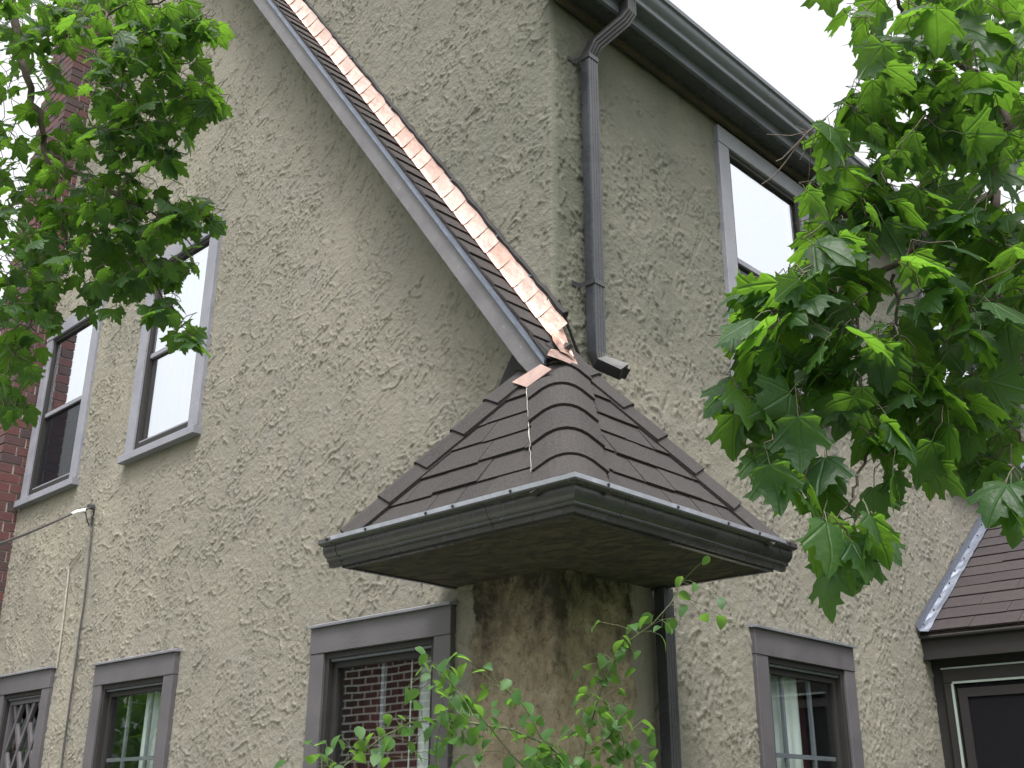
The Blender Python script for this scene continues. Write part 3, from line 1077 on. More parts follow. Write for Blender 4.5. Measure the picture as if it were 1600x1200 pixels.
# copper step flashing turned up on the wall
kk = 0
s = 0.20
RP = Vector((RS, 0, 1)).normalized()
while s < (XB - XT) * LEN:
    ln = 0.138 + random.uniform(-.02, .02)
    hgt = 0.112 + random.uniform(-.006, .009)
    foot = Vector((XB, 0, zr(XB)))
    d0, d1, d2, d3 = [random.uniform(0, .0022) for _ in range(4)]
    lay = 0.0

    def Q(a, n, y): return foot + RD * a + RP * n + Vector((0, y, 0))
    y_lo, y_up = -0.0190, -0.0170
    m = MB()
    sk = 0.012
    # turned-up leg, then the curved toe lying on the shingles
    prof_c = [(hgt, -0.006), (0.090, 0.000), (0.060, 0.009), (0.036, 0.018), (0.029, 0.023), (0.0265, 0.030)]
    pts = []
    for (n_, o_) in prof_c:
        pts += [Q(s, n_, y_lo - o_ - d0 * (n_ / hgt)), Q(s + ln + 0.03, n_, y_up - o_ * 0.8 - d1 * (n_ / hgt))]
    back_p = [p + Vector((0, 0.0025, 0)) - RP * 0.001 for p in pts]
    fs = [(2 * i, 2 * i + 1, 2 * i + 3, 2 * i + 2) for i in range(len(prof_c) - 1)]
    nn = len(pts)
    fs2 = [tuple(q + nn for q in f[::-1]) for f in fs]
    side = []
    for i in range(len(prof_c) - 1):
        side += [(2 * i, 2 * i + 2, 2 * i + 2 + nn, 2 * i + nn), (2 * i + 1, 2 * i + 1 + nn, 2 * i + 3 + nn, 2 * i + 3)]
    side += [(0, nn, nn + 1, 1), (nn - 2, nn - 1, 2 * nn - 1, 2 * nn - 2)]
    m.poly(pts + back_p, fs + fs2 + side)
    m.build('copper_flashing', M['copper'], rake)
    s += ln
    kk += 1
# sealant along the top of the copper
bl = MB()
foot = Vector((XB, 0, zr(XB)))
p = []
r_ = []
a = 0.24
while a < (XB - XT) * LEN:
    p.append(foot + RD * a + RP * (0.124 + random.uniform(-.004, .004)) + Vector((0, -0.014, 0)))
    r_.append(0.010 + random.uniform(-.002, .004) + (0.004 if a < 2.4 else 0))
    a += 0.05
bl.tube(p, r_, 6)
bl.build('black_sealant', M['black'], rake)
for a in (0.55, 0.9, 1.45, 2.3, 3.0):
    nl = MB()
    q = foot + RD * a + RP * 0.118
    nl.tube([q + Vector((0, -0.034, 0)), q + Vector((0, -0.02, 0))], [0.006, 0.008], 8)
    nl.build('nail_head', M['alu'], rake)

# copper pieces where the strip lands on the little roof
def sheet(pts, off, name, mat, parent):
    m = MB()
    m.prism(pts, off)
    return m.build(name, mat, parent)


sheet([on_y(801, 598, -.215), on_y(824, 606, -.235), on_y(863, 578, -.235), on_y(846, 570, -.215)], (0, -0.004, 0.002), 'copper_apron', M['copper'], rake)
def on_strip(px, py, c):
    """point seen at a pixel on the plane of the raking strip raised by c"""
    d = ray(px, py)
    t = (3.455 + c - RS * CAM.x - CAM.z) / (d.z + RS * d.x)
    return CAM + d * t


ap = MB()
a_lo = [on_strip(x, y, .070) for x, y in ((855, 555), (870, 560), (888, 567), (904, 574))]
a_md = [on_strip(x, y, .078) for x, y in ((857, 550), (871, 554), (888, 561), (901, 566))]
a_up = [on_strip(x, y, .070) for x, y in ((861, 545), (872, 547), (884, 551), (895, 556))]
ap.poly(a_lo + a_md + a_up, [(i, i + 1, i + 5, i + 4) for i in range(3)] + [(i + 4, i + 5, i + 9, i + 8) for i in range(3)])
ap.build('copper_apron', M['copper'], rake, recalc=False)
cf = MB()
pp = [((858, 505), .055), ((871, 494), .075), ((880, 515), .080), ((870, 524), .055), ((864, 532), .045), ((884, 540), .060), ((876, 549), .050), ((891, 543), .075), ((896, 557), .060), ((904, 572), .060)]
cv = [on_strip(x, y, c + .035) for (x, y), c in pp]
cf.poly(cv, [(0, 1, 2, 3), (0, 3, 4), (3, 2, 7, 5), (4, 3, 5, 6), (5, 7, 8, 6), (8, 7, 9)])
cf.build('copper_corner_flashing', M['copper'], rake, recalc=False)
bb = MB()
bb.tube([(0.022, -0.01, 3.66), (0.024, 0.03, 3.60), (0.024, 0.065, 3.535), (0.024, 0.11, 3.46), (0.026, 0.155, 3.405)], [0.009, 0.007, 0.006, 0.008, 0.006], 6)
bb.build('black_sealant', M['black'], rake)
# dark flat wedge under the foot of the rake
sheet([on_y(803, 556, -.02), on_y(790, 585, -.02), on_y(772, 628, -.02), on_y(805, 640, -.02), on_y(868, 600, -.02), on_y(850, 570, -.02)], (0, -0.012, 0), 'dark_wedge', M['dark_trim'], rake)
# first ridge cap over the apex
hc = MB()
hc.hexa([(0.125, -0.20, zr(0.125) + 0.018), (0.125, 0.06, zr(0.125) + 0.018), (0.02, 0.05, zr(0.02) + 0.014), (0.02, -0.19, zr(0.02) + 0.014),
         (0.125, -0.20, zr(0.125) + 0.034), (0.125, 0.06, zr(0.125) + 0.034), (0.02, 0.05, zr(0.02) + 0.024), (0.02, -0.19, zr(0.02) + 0.024)])
hc.build('apex_shingle', M['shingle'], pent)

# ------------------------------------------------------------------ eave, gutter and downspouts on the receding wall
ev = MB()
ev.box((-0.02, -0.10, 5.300), (0.15, 7.2, 5.315))
eave = ev.build('eave_soffit', M['gutter'], house)
eb = MB()
eb.box((0.15, -0.11, 5.292), (0.170, 7.2, 5.485))
eb.build('eave_board', M['eave'], house)
fz = MB()
fz.box((0.026, 0.0, 5.262), (0.048, 7.2, 5.299))
fz.build('frieze_board', M['dark_wood'], house)
pr2 = [(0.2225, 5.300 + 0.006), (0.2225, 5.300), (0.282, 5.300), (0.288, 5.305), (0.289, 5.330), (0.298, 5.340), (0.312, 5.352), (0.318, 5.372),
       (0.320, 5.390), (0.333, 5.395), (0.335, 5.418), (0.330, 5.420), (0.326, 5.417), (0.325, 5.401), (0.313, 5.395), (0.311, 5.373), (0.305, 5.358), (0.292, 5.346), (0.282, 5.334), (0.281, 5.306)]
pr2 = [(o - 0.052, z + 0.058) for o, z in pr2]
gg = MB()
gg.loft([[(o, y, z) for o, z in pr2] for y in (-0.13, 7.2)])
gg2 = gg.build('gutter', M['eave'], house, smooth=True)
gg2.data.set_sharp_from_angle(angle=math.radians(38))
gg2['label'] = 'long grey gutter along the upper eave'
for y in (1.55, 3.6, 5.2):
    c = MB()
    c.loft(seam_ring(lambda o, q, z: (o, q, z), pr2[2:10], y, y + 0.012))
    c.build('gutter_seam', M['eave'], gg2)


def spout(path, name, label, w=0.062, d=0.052):
    """corrugated rectangular pipe"""
    cs = []
    nn = 7
    for i in range(nn + 1):
        cs.append((d / 2 + (0.0035 if i % 2 else 0), -w / 2 + w * i / nn))
    for i in range(1, 5):
        cs.append((d / 2 - d * i / 5 , w / 2 + (0.003 if i % 2 else 0)))
    for i in range(nn + 1):
        cs.append((-d / 2, w / 2 - w * i / nn))
    for i in range(1, 5):
        cs.append((-d / 2 + d * i / 5, -w / 2 - 0.001))
    path = [Vector(p) for p in path]
    rings = []
    for i, p in enumerate(path):
        t = (path[min(i + 1, len(path) - 1)] - path[max(i - 1, 0)]).normalized()
        bx = Vector((1, 0, 0)) - t * t.x
        bx.normalize()
        by = t.cross(bx) * (1 if t.z > 0 else -1)
        if by.y < 0: by = -by
        rings.append([p + bx * a + by * b for a, b in cs])
    m = MB()
    m.loft(rings)
    o = m.build(name, M['spout'], house)
    o.data.materials.append(M['elbow'])
    for pl in o.data.polygons:
        c_ = pl.center
        if c_.z > 5.025 or 3.3 < c_.z < 3.455: pl.material_index = 1
    o['label'] = label
    return o


d1 = spout([(0.205, 0.33, 5.37), (0.205, 0.33, 5.285), (0.185, 0.31, 5.235), (0.09, 0.205, 5.085), (0.066, 0.187, 5.02), (0.066, 0.187, 3.46), (0.078, 0.193, 3.415), (0.172, 0.238, 3.357)],
           'downspout', 'upper downspout ending above the little roof')
d2 = spout([(0.066, 0.592, 2.497), (0.066, 0.592, 0.15)], 'downspout', 'lower downspout below the little roof')
mo = MB()
mo.hexa([Vector((0.173, 0.2385, 3.3565)) + q for q in (Vector((-.016, -.024, -.022)), Vector((-.016, .024, -.022)), Vector((.013, .028, .017)), Vector((.013, -.020, .017)),
                                                      Vector((-.014, -.024, -.023)), Vector((-.014, .024, -.023)), Vector((.015, .028, .016)), Vector((.015, -.020, .016)))])
mo.build('outlet_mouth', M['black'], d1)
for par, z, yc in ((d1, 5.0, 0.187), (d1, 3.79, 0.187), (d2, 2.37, 0.592), (d2, 1.5, 0.592)):
    m = MB()
    m.box((0.004, yc - 0.085, z - 0.012), (0.010, yc - 0.040, z + 0.012))
    m.box((0.004, yc - 0.037, z - 0.012), (0.096, yc - 0.0345, z + 0.012))
    m.box((0.0955, yc - 0.0345, z - 0.012), (0.0985, yc + 0.0345, z + 0.012))
    m.box((0.004, yc + 0.0345, z - 0.012), (0.096, yc + 0.037, z + 0.012))
    m.box((0.014, yc + 0.043, z - 0.012), (0.020, yc + 0.085, z + 0.012))
    m.build('strap', M['gutter'], par)

# ------------------------------------------------------------------ side wing on the right
wing = MB()
WY = 3.30
wing.box((0.004, WY, 0), (4.2, WY + 0.15, 2.56))
wg = wing.build('side_wing', M['dark_trim'], house)
wg['label'] = 'dark brown porch wing with shingle roof at the right edge'
WE, WS = 3.19, 0.711


def wp(x, s, n):
    d = Vector((0, 1, WS)).normalized()
    nr = Vector((0, -WS, 1)).normalized()
    return Vector((x, WE, 2.600)) + d * s + nr * n


m = MB()
m.hexa([wp(0.005, 0, -0.02), wp(4.4, 0, -0.02), wp(4.4, 3.6, -0.02), wp(0.005, 3.6, -0.02), wp(0.005, 0, 0), wp(4.4, 0, 0), wp(4.4, 3.6, 0), wp(0.005, 3.6, 0)])
m.build('wing_roof', M['shingle_red'], wg)
m = MB()
m.box((0.004, WE + 0.012, 2.455), (4.4, WE + 0.034, 2.585))
m.box((0.004, WE + 0.035, 2.455), (4.4, WY - 0.001, 2.470))
m.build('wing_eave_board', M['dark_trim'], wg)
m = MB()
m.tube([(0.004, WE - 0.004, 2.580), (4.4, WE - 0.004, 2.580)], 0.012, 8)
m.build('wing_drip_edge', M['dark_trim'], wg)
far = MB()
rr = random.Random(4)
for k in range(25):
    s0 = k * 0.140
    x = 0.02 + (0.15 if k % 2 else 0)
    xs = [0.02]
    while x < 4.4:
        x += 0.30 + rr.uniform(-.03, .03)
        xs.append(min(x, 4.4))
    for a, b in zip(xs[:-1], xs[1:]):
        if b - a < 0.02: continue
        th = 0.009 + rr.uniform(0, .004)
        j = rr.uniform(-.004, .004)
        pts = [wp(a + .0015, s0 + j, .008), wp(b - .0015, s0 + j, .008), wp(b - .0015, s0 + .26, .0), wp(a + .0015, s0 + .26, .0),
               wp(a + .0015, s0 + j, .008 + th), wp(b - .0015, s0 + j, .008 + th), wp(b - .0015, s0 + .26, .006), wp(a + .0015, s0 + .26, .006)]
        if a < 1.5 and k < 18:
            mm = MB()
            mm.hexa(pts)
            mm.build('shingle', M['shingle_red'], wg)
        else:
            far.hexa(pts)
props(far.build('shingle_courses', M['shingle_red'], wg), kind='stuff')
# bright metal flashing in the angle with the stucco wall
m = MB()
ns = 44
pts = []
for i in range(ns + 1):
    s_ = -0.02 + 2.75 * i / ns
    w_ = 0.074 + random.uniform(-.003, .003)
    h_ = 0.035 + random.uniform(-.004, .004)
    pts += [wp(0.014, s_, h_ + .045), wp(0.020, s_, h_), wp(w_ * 0.6, s_, 0.030 + random.uniform(-.003, .003)), wp(w_, s_, 0.026 + random.uniform(-.003, .003))]
fs = []
for i in range(ns):
    for q in range(3):
        a = i * 4 + q
        fs.append((a, a + 1, a + 5, a + 4))
m.poly(pts, fs)
m.build('wall_flashing', M['alu'], wg, recalc=False)
for i in range(15):
    q = wp(0.030 + 0.012 * (i % 2), 0.05 + i * 0.175, 0.036)
    c = MB()
    c.tube([q, q + Vector((0.0, -0.005, 0.007))], 0.0045, 8)
    c.build('nail_head', M['dark_wood'], wg)
# door frame / window in the dark wing wall, with pale edges
pale = mat_paint('pale_green_edge', (0.20, 0.24, 0.225), (0.28, 0.32, 0.30), 0.6)
m = MB()
m.box((0.075, WY - 0.030, 0.4), (0.205 - 0.07, WY - 0.002, 2.32))
m.box((0.075, WY - 0.032, 2.3205), (4.0, WY - 0.002, 2.40))
wdo = m.build('wing_window_frame', M['dark_trim'], wg, bevel=0.003)
m = MB()
m.box((0.070, WY - 0.036, 2.400), (4.0, WY - 0.002, 2.409))
m.box((0.128, WY - 0.036, 2.316), (4.0, WY - 0.0325, 2.328))
m.box((0.120, WY - 0.038, 0.4), (0.133, WY - 0.0305, 2.3155))
m.build('pale_edge', pale, wg)
m = MB()
m.box((0.1355, WY - 0.018, 0.45), (2.2, WY - 0.012, 2.315))
m.build('pane', M['screen'], wg)
m = MB()
ring(m, mA, 0.15, 1.1, 0.5, 2.29, 0.05, -WY + 0.0185, -WY + 0.026)
m.build('wing_sash', M['dark_trim'], wg)

# ------------------------------------------------------------------ service cable and wall cables
anc = on_y(141, 796, -0.03)
sv = empty('service_cable', anc)
props(sv, 'black overhead service cable tied to a white insulator on the gable wall', 'cable')
def sub(o, base=anc):
    for v in o.data.vertices: v.co -= base
    return o
m = MB()
e0, e1 = on_y(112, 803, -0.16), on_y(-160, 905, -2.2)
path = [e0.lerp(e1, i / 12) - Vector((0, 0, 0.015 * math.sin(math.pi * i / 12))) for i in range(13)]
m.tube(path, 0.0070, 6)
sub(m.build('span', M['cable'], sv))
m = MB()
m.tube([on_y(112, 803, -0.16), on_y(120, 800, -0.13), on_y(134, 797, -0.09)], [0.010, 0.014, 0.013], 8)
sub(m.build('insulator', M['porcelain'], sv, smooth=True))
m = MB()
m.tube([on_y(134, 797, -0.09), on_y(141, 793, -0.06), on_y(147, 795, -0.03), on_y(146, 806, -0.02), on_y(143, 800, -0.02)], 0.006, 6)
m.tube([anc + Vector((0, 0.03, 0.02)), anc + Vector((0, -0.02, 0.02))], [0.022, 0.016], 8)
sub(m.build('wall_hook', M['cable'], sv))
m = MB()
m.tube([on_y(133, 798, -0.09), on_y(136, 812, -0.07), on_y(139, 821, -0.05), on_y(142, 816, -0.035), on_y(143, 806, -0.03)], 0.005, 6)
sub(m.build('drip_loop', M['cable'], sv))
m = MB()
cpx = [(143, 806), (143, 830), (140, 860), (136, 900), (131, 945), (124, 990), (119, 1030), (112, 1080), (105, 1130), (98, 1180), (93, 1225)]
wc = [on_y(x, y, -0.022) for x, y in cpx]
m.tube(wc, 0.0062, 6)
w1o = m.build('wall_cable', M['cable'])
props(w1o, 'long black cable running down the stucco below the insulator', 'cable')
m = MB()
cpx = [(127, 858), (121, 868), (113, 876), (108, 884), (106, 905), (101, 950), (96, 990), (91, 1025), (88, 1044)]
wc = [on_y(x, y, -0.016) for x, y in cpx]
m.tube(wc, 0.0055, 6)
w2o = m.build('thin_cable', M['grey_cable'])
props(w2o, 'short thin cable painted in with the stucco above the lattice window', 'cable')

# ------------------------------------------------------------------ neighbours that only show as reflections
gr = empty('brick_garage', (-7.6, -5.5, 0))
props(gr, 'low red brick garage opposite the gable wall', 'garage')
m = MB()
m.box((-1.5, -2.0, 0), (2.1, 1.2, 3.25))
m.build('wall', M['garage'], gr)
m = MB()
m.box((-1.65, -2.15, 3.251), (2.25, 1.35, 3.36))
m.build('flat_roof', M['dark_trim'], gr)


def leaf_scatter(n, fn, size, seed):
    r = random.Random(seed)
    mb = MB()
    for _ in range(n):
        c = Vector(fn(r))
        a = Vector((r.gauss(0, 1), r.gauss(0, 1), r.gauss(0, 1))).normalized()
        b = a.cross(Vector((r.gauss(0, 1), r.gauss(0, 1), r.gauss(0, 1)))).normalized()
        s_ = size * r.uniform(.6, 1.3)
        mb.poly([c - a * s_, c - b * s_ * .55, c + a * s_, c + b * s_ * .55], [(0, 1, 2, 3)])
    return mb


hd = leaf_scatter(5200, lambda r: (-12.8 + r.uniform(-3.4, 3.4), -6.2 + r.gauss(0, .55), abs(r.gauss(0, 1)) * 0.25 + r.uniform(0.1, 3.6)), 0.13, 5)
props(hd.build('hedge', M['hedge'], recalc=False), 'tall clipped green hedge beyond the garage', 'hedge', kind='stuff')

# ------------------------------------------------------------------ maple leaves
HALF = [(0.0, 0.0), (0.07, -0.055), (0.20, -0.085), (0.31, -0.03), (0.44, 0.03), (0.40, 0.13), (0.385, 0.205), (0.47, 0.28), (0.53, 0.40), (0.70, 0.48), (0.575, 0.535),
        (0.555, 0.645), (0.42, 0.575), (0.315, 0.525), (0.285, 0.64), (0.335, 0.735), (0.195, 0.775), (0.15, 0.90), (0.0, 1.06)]


def maple_mesh(name, seed, mat):
    r = random.Random(seed)
    droop, fold, curl, twist = r.uniform(.04, .26), r.uniform(.0, .12), r.uniform(-.06, .18), r.uniform(-.16, .16)
    ph = r.uniform(0, 6)
    mid = [(0, 0.0), (0, .25), (0, .5), (0, .76), (0, 1.06)]

    def z(x, y):
        return (-fold * abs(x) * (1 - .4 * abs(x)) - droop * y * y - curl * x * x + twist * x * y
                + 0.028 * math.sin(7 * x + ph) * math.cos(6 * y + ph) - 0.10 * max(0, math.hypot(x, y - .3) - .35))
    bm = bmesh.new()
    uvl = bm.loops.layers.uv.new('UVMap')
    mv = [bm.verts.new((x, y, z(x, y))) for x, y in mid]
    for sg in (1, -1):
        pts = [(sg * x * r.uniform(.94, 1.06), y + r.uniform(-.015, .015)) for x, y in HALF[1:-1]]
        vs = [bm.verts.new((x, y, z(x, y))) for x, y in pts]
        # spine points inside the half leaf carry the side veins
        ctr = [bm.verts.new((sg * x, y, z(x, y) + .012)) for x, y in ((.20, .06), (.30, .36), (.14, .62))]
        L = vs
        tri = [(mv[0], L[0], ctr[0]), (L[0], L[1], ctr[0]), (L[1], L[2], ctr[0]), (L[2], L[3], ctr[0]), (L[3], L[4], ctr[0]), (L[4], L[5], ctr[0]),
               (L[5], ctr[1], ctr[0]), (mv[0], ctr[0], mv[1]), (ctr[0], ctr[1], mv[1]),
               (L[5], L[6], ctr[1]), (L[6], L[7], ctr[1]), (L[7], L[8], ctr[1]), (L[8], L[9], ctr[1]), (L[9], L[10], ctr[1]), (L[10], L[11], ctr[1]), (L[11], L[12], ctr[1]),
               (ctr[1], L[12], ctr[2]), (mv[1], ctr[1], mv[2]), (ctr[1], ctr[2], mv[2]), (L[12], L[13], ctr[2]), (L[13], L[14], ctr[2]), (L[14], L[15], ctr[2]),
               (mv[2], ctr[2], mv[3]), (ctr[2], L[15], mv[3]), (L[15], L[16], mv[3]), (L[16], mv[4], mv[3])]
        for tt in tri:
            bm.faces.new(tt if sg == 1 else tt[::-1])
    for f in bm.faces:
        f.smooth = True
        for lp in f.loops:
            lp[uvl].uv = (lp.vert.co.x, lp.vert.co.y)
    me = bpy.data.meshes.new(name)
    bm.to_mesh(me)
    bm.free()
    me.materials.append(mat)
    return me


def oval_mesh(name, seed, mat):
    r = random.Random(seed)
    bm = bmesh.new()
    n = 6
    fold = r.uniform(.1, .5)
    dr = r.uniform(.0, .5)
    mv, lv, rv = [], [], []
    for i in range(n + 1):
        t = i / n
        w = 0.36 * math.sin(math.pi * t ** 0.8) ** 0.8 if 0 < t < 1 else 0
        mv.append(bm.verts.new((0, t, -dr * t * t)))
        if 0 < t < 1:
            lv.append(bm.verts.new((-w, t, w * fold - dr * t * t)))
            rv.append(bm.verts.new((w, t, w * fold - dr * t * t)))
    for side, sg in ((lv, 1), (rv, -1)):
        fs = [(mv[0], mv[1], side[0])] + [(mv[i + 1], mv[i + 2], side[i + 1], side[i]) for i in range(n - 2)] + [(mv[n - 1], mv[n], side[n - 2])]
        for f in fs: bm.faces.new(f if sg == 1 else f[::-1])
    for f in bm.faces: f.smooth = True
    me = bpy.data.meshes.new(name)
    bm.to_mesh(me)
    bm.free()
    me.materials.append(mat)
    return me


LEAVES = [maple_mesh('leaf', 100 + i, M['leaf']) for i in range(9)]


def leaf_matrix(r, pos, size, tilt):
    h = r.uniform(0, 2 * math.pi)
    axis = Vector((math.cos(h), math.sin(h), -tilt)).normalized()
    side = axis.cross(Vector((0, 0, 1))).normalized()
    nrm = side.cross(axis).normalized()
    roll = r.gauss(0, 0.55)
    nrm = (nrm * math.cos(roll) + side * math.sin(roll)).normalized()
    side = axis.cross(nrm).normalized()
    return Matrix(((side.x * size, axis.x * size, nrm.x * size, pos.x), (side.y * size, axis.y * size, nrm.y * size, pos.y),
                   (side.z * size, axis.z * size, nrm.z * size, pos.z), (0, 0, 0, 1)))


def build_maple(label, base, trunk_path, trunk_r, limbs, blobs, size, seed, mult=1.0):
    """blobs: (px, py, rx, ry, count, depth, depth spread, tilt)"""
    r = random.Random(seed)
    root = empty('maple_tree', base)
    props(root, label, 'tree', 'maple trees framing the house')
    B = Vector(base)
    tk = MB()
    tk.tube([Vector(p) - B for p in trunk_path], trunk_r, 10)
    trunk = tk.build('trunk', M['bark'], root, smooth=True)
    nodes = []          # skeleton points to attach to
    lb = MB()
    for pth, rad in limbs:
        pts = [Vector(p) for p in pth]
        # resample with a little wander
        out, rr2 = [], []
        for i in range(len(pts) - 1):
            for k in range(6):
                t = k / 6
                q = pts[i].lerp(pts[i + 1], t)
                q += Vector((r.gauss(0, .006), r.gauss(0, .006), r.gauss(0, .006)))
                out.append(q)
                f = (i + t) / (len(pts) - 1)
                rr2.append(rad[0] + (rad[1] - rad[0]) * f)
        out.append(pts[-1])
        rr2.append(rad[1])
        lb.tube([p - B for p in out], rr2, 6)
        nodes += out
    # leaves
    leaves = []
    for (px, py, rx, ry, n, dep, ds, tilt) in blobs:
        for _ in range(int(round(n * mult))):
            a = r.uniform(0, 2 * math.pi)
            q = math.sqrt(r.random())
            X, Y = px + 1.12 * rx * q * math.cos(a), py + 1.12 * ry * q * math.sin(a)
            d = dep + r.uniform(-ds, ds)
            leaves.append((at(X, Y, d), size * r.uniform(.62, 1.18) * dep / dep, tilt, d))
    # petiole tops, joined one by one to the nearest point of the growing skeleton
    sk = [np.array(p) for p in nodes]
    par = {}
    tops = []
    for (p, s_, tilt, d) in leaves:
        Mx = leaf_matrix(r, p, s_, r.uniform(.25, 1.0) * tilt + 0.12)
        ax = Vector((Mx[0][1], Mx[1][1], Mx[2][1])).normalized()
        top = p - ax * s_ * r.uniform(.25, .6) + Vector((0, 0, s_ * r.uniform(.0, .15)))
        tops.append((top, Mx, s_))
    arr = np.array([list(t[0]) for t in tops])
    done_pts = np.array(sk)
    todo = list(range(len(arr)))
    dist = np.full(len(arr), 1e9)
    near = np.zeros((len(arr), 3))
    for i in todo:
        dd = ((done_pts - arr[i]) ** 2).sum(1)
        j = dd.argmin()
        dist[i], near[i] = dd[j], done_pts[j]
    left = np.ones(len(arr), bool)
    tw = MB()
    while left.any():
        i = int(np.where(left, dist, 1e12).argmin())
        left[i] = False
        a, b = Vector(near[i]), Vector(arr[i])
        mid = a.lerp(b, .5) + Vector((r.gauss(0, .006), r.gauss(0, .006), r.gauss(0, .006) - .004))
        thin = 0.0009 + 0.0009 * min(1.5, (a - b).length / .2)
        tw.tube([a - B, mid - B, b - B], [thin * 1.25, thin, thin * .9], 4, caps=False)
        for cand in (np.array(mid), arr[i]):
            dd = ((arr - cand) ** 2).sum(1)
            upd = dd < dist
            dist[upd] = dd[upd]
            near[upd] = cand
    branch = lb.build('branch', M['twig'], root, smooth=True)
    pet = MB()
    order = []
    for (top, Mx, s_) in tops:
        p = Vector((Mx[0][3], Mx[1][3], Mx[2][3]))
        midp = top.lerp(p, .5) + Vector((0, 0, .006))
        pet.tube([top - B, midp - B, p - B], [.0012, .0011, .0012], 3, caps=False)
        c = p - CAM
        dpt = c.dot(_f)
        ux, uy = c.dot(_r) / dpt * FPX, c.dot(_u) / dpt * FPX
        inside = abs(ux) < 830 and abs(uy) < 630
        order.append((inside, s_ / dpt, Mx))
    tw.build('twigs', M['twig'], root, recalc=False, smooth=True)
    pet.build('petioles', M['stem'], root, recalc=False, smooth=True)
    order.sort(key=lambda t: (-int(t[0]), -t[1]))
    mass_v, mass_f, mass_uv = [], [], []
    for k, (ins, _, Mx) in enumerate(order):
        me = LEAVES[r.randrange(len(LEAVES))]
        if k < 295:
            o = link('leaf', me, root)
            o.matrix_local = Matrix.Translation(-B) @ Mx
        else:
            b = len(mass_v)
            for v in me.vertices: mass_v.append(tuple(Mx @ v.co - B))
            uv = me.uv_layers[0].data
            for pl in me.polygons:
                mass_f.append(tuple(b + i for i in pl.vertices))
                mass_uv += [tuple(uv[li].uv) for li in pl.loop_indices]
    if mass_v:
        me = bpy.data.meshes.new('foliage')
        me.from_pydata(mass_v, [], mass_f)
        ul = me.uv_layers.new(name='UVMap')
        ul.data.foreach_set('uv', [c for q in mass_uv for c in q])
        me.polygons.foreach_set('use_smooth', [True] * len(me.polygons))
        me.materials.append(M['leafm'])
        props(link('foliage', me, root), kind='stuff')
    return root


# right maple: close to the camera, leaves about 13 cm across
right = build_maple(
    'maple with large leaves close by on the right, hanging over the receding wall', (4.6, 0.4, 0),
    [(4.6, 0.4, 0), (4.58, 0.38, 1.5), (4.5, 0.3, 3.0), (4.4, 0.2, 4.6)], [.20, .17, .14, .09],
    [([(4.45, .28, 3.3), at(1760, 100, 2.9), at(1595, 215, 2.7), at(1550, 300, 2.65), at(1440, 375, 2.5), at(1340, 450, 2.4), at(1285, 530, 2.3)], (.022, .003)),
     ([at(1550, 300, 2.65), at(1560, 420, 2.6), at(1550, 560, 2.55), at(1480, 640, 2.5)], (.012, .003)),
     ([at(1595, 215, 2.7), at(1520, 110, 2.8), at(1420, 40, 2.8), at(1385, -20, 2.8)], (.012, .004)),
     ([at(1338, 455, 2.4), at(1350, 620, 2.3), at(1348, 730, 2.2), at(1325, 790, 2.1)], (.0045, .0025)),
     ([at(1395, 425, 2.45), at(1398, 520, 2.45), at(1418, 615, 2.45)], (.0045, .0025)),
     ([at(1550, 560, 2.55), at(1575, 650, 2.5), at(1600, 690, 2.5)], (.006, .003)),
     ([at(1340, 450, 2.4), at(1270, 455, 2.35), at(1200, 480, 2.3)], (.004, .002))],
    [(1400, 35, 75, 50, 15, 2.7, .25, .8), (1530, 70, 105, 90, 44, 2.8, .45, .8), (1385, 120, 60, 45, 11, 2.55, .2, .9), (1520, 210, 110, 70, 36, 2.75, .45, .9),
     (1345, 150, 28, 30, 3, 2.5, .1, 1.0), (1298, 205, 12, 14, 2, 2.35, .05, 1.4), (1362, 215, 20, 25, 2, 2.4, .1, 1.2), (1275, 290, 14, 20, 2, 2.3, .05, 1.3),
     (1340, 275, 40, 32, 6, 2.45, .12, 1.1), (1420, 215, 50, 30, 7, 2.6, .2, 1.0), (1370, 330, 30, 20, 3, 2.3, .1, 1.3), (1300, 370, 50, 40, 10, 2.35, .18, .8),
     (1215, 470, 55, 42, 16, 2.3, .18, .7), (1185, 540, 45, 40, 12, 2.25, .15, .9), (1300, 450, 60, 50, 14, 2.4, .2, .9), (1170, 620, 36, 34, 6, 2.2, .12, 1.9),
     (1265, 590, 60, 55, 16, 2.3, .2, 1.1), (1340, 560, 50, 60, 9, 2.35, .2, 1.1), (1520, 400, 100, 80, 44, 2.65, .45, .9), (1490, 510, 90, 60, 28, 2.6, .4, 1.0),
     (1440, 620, 60, 50, 14, 2.45, .25, 1.1), (1545, 620, 55, 70, 22, 2.6, .35, 1.0), (1210, 685, 50, 40, 7, 2.15, .12, 2.2), (1270, 745, 34, 34, 4, 2.1, .1, 2.4),
     (1310, 850, 34, 42, 5, 2.05, .08, 2.6), (1372, 835, 26, 34, 3, 2.05, .08, 2.6), (1390, 680, 45, 40, 6, 2.3, .15, 1.8), (1480, 700, 60, 40, 9, 2.35, .2, 2.2),
     (1375, 755, 30, 25, 2, 2.2, .1, 2.5), (1585, 770, 16, 25, 3, 2.1, .1, 2.4), (1450, 330, 70, 45, 14, 2.6, .3, .9), (1560, 730, 30, 25, 4, 2.4, .15, 1.3),
     (1560, 270, 70, 120, 12, 2.7, .4, .9), (1570, 480, 50, 120, 12, 2.65, .4, .9), (1690, 330, 90, 420, 60, 2.8, .6, .9), (1500, -90, 260, 80, 40, 3.0, .5, .8)],
    0.086, 31, 2.1)

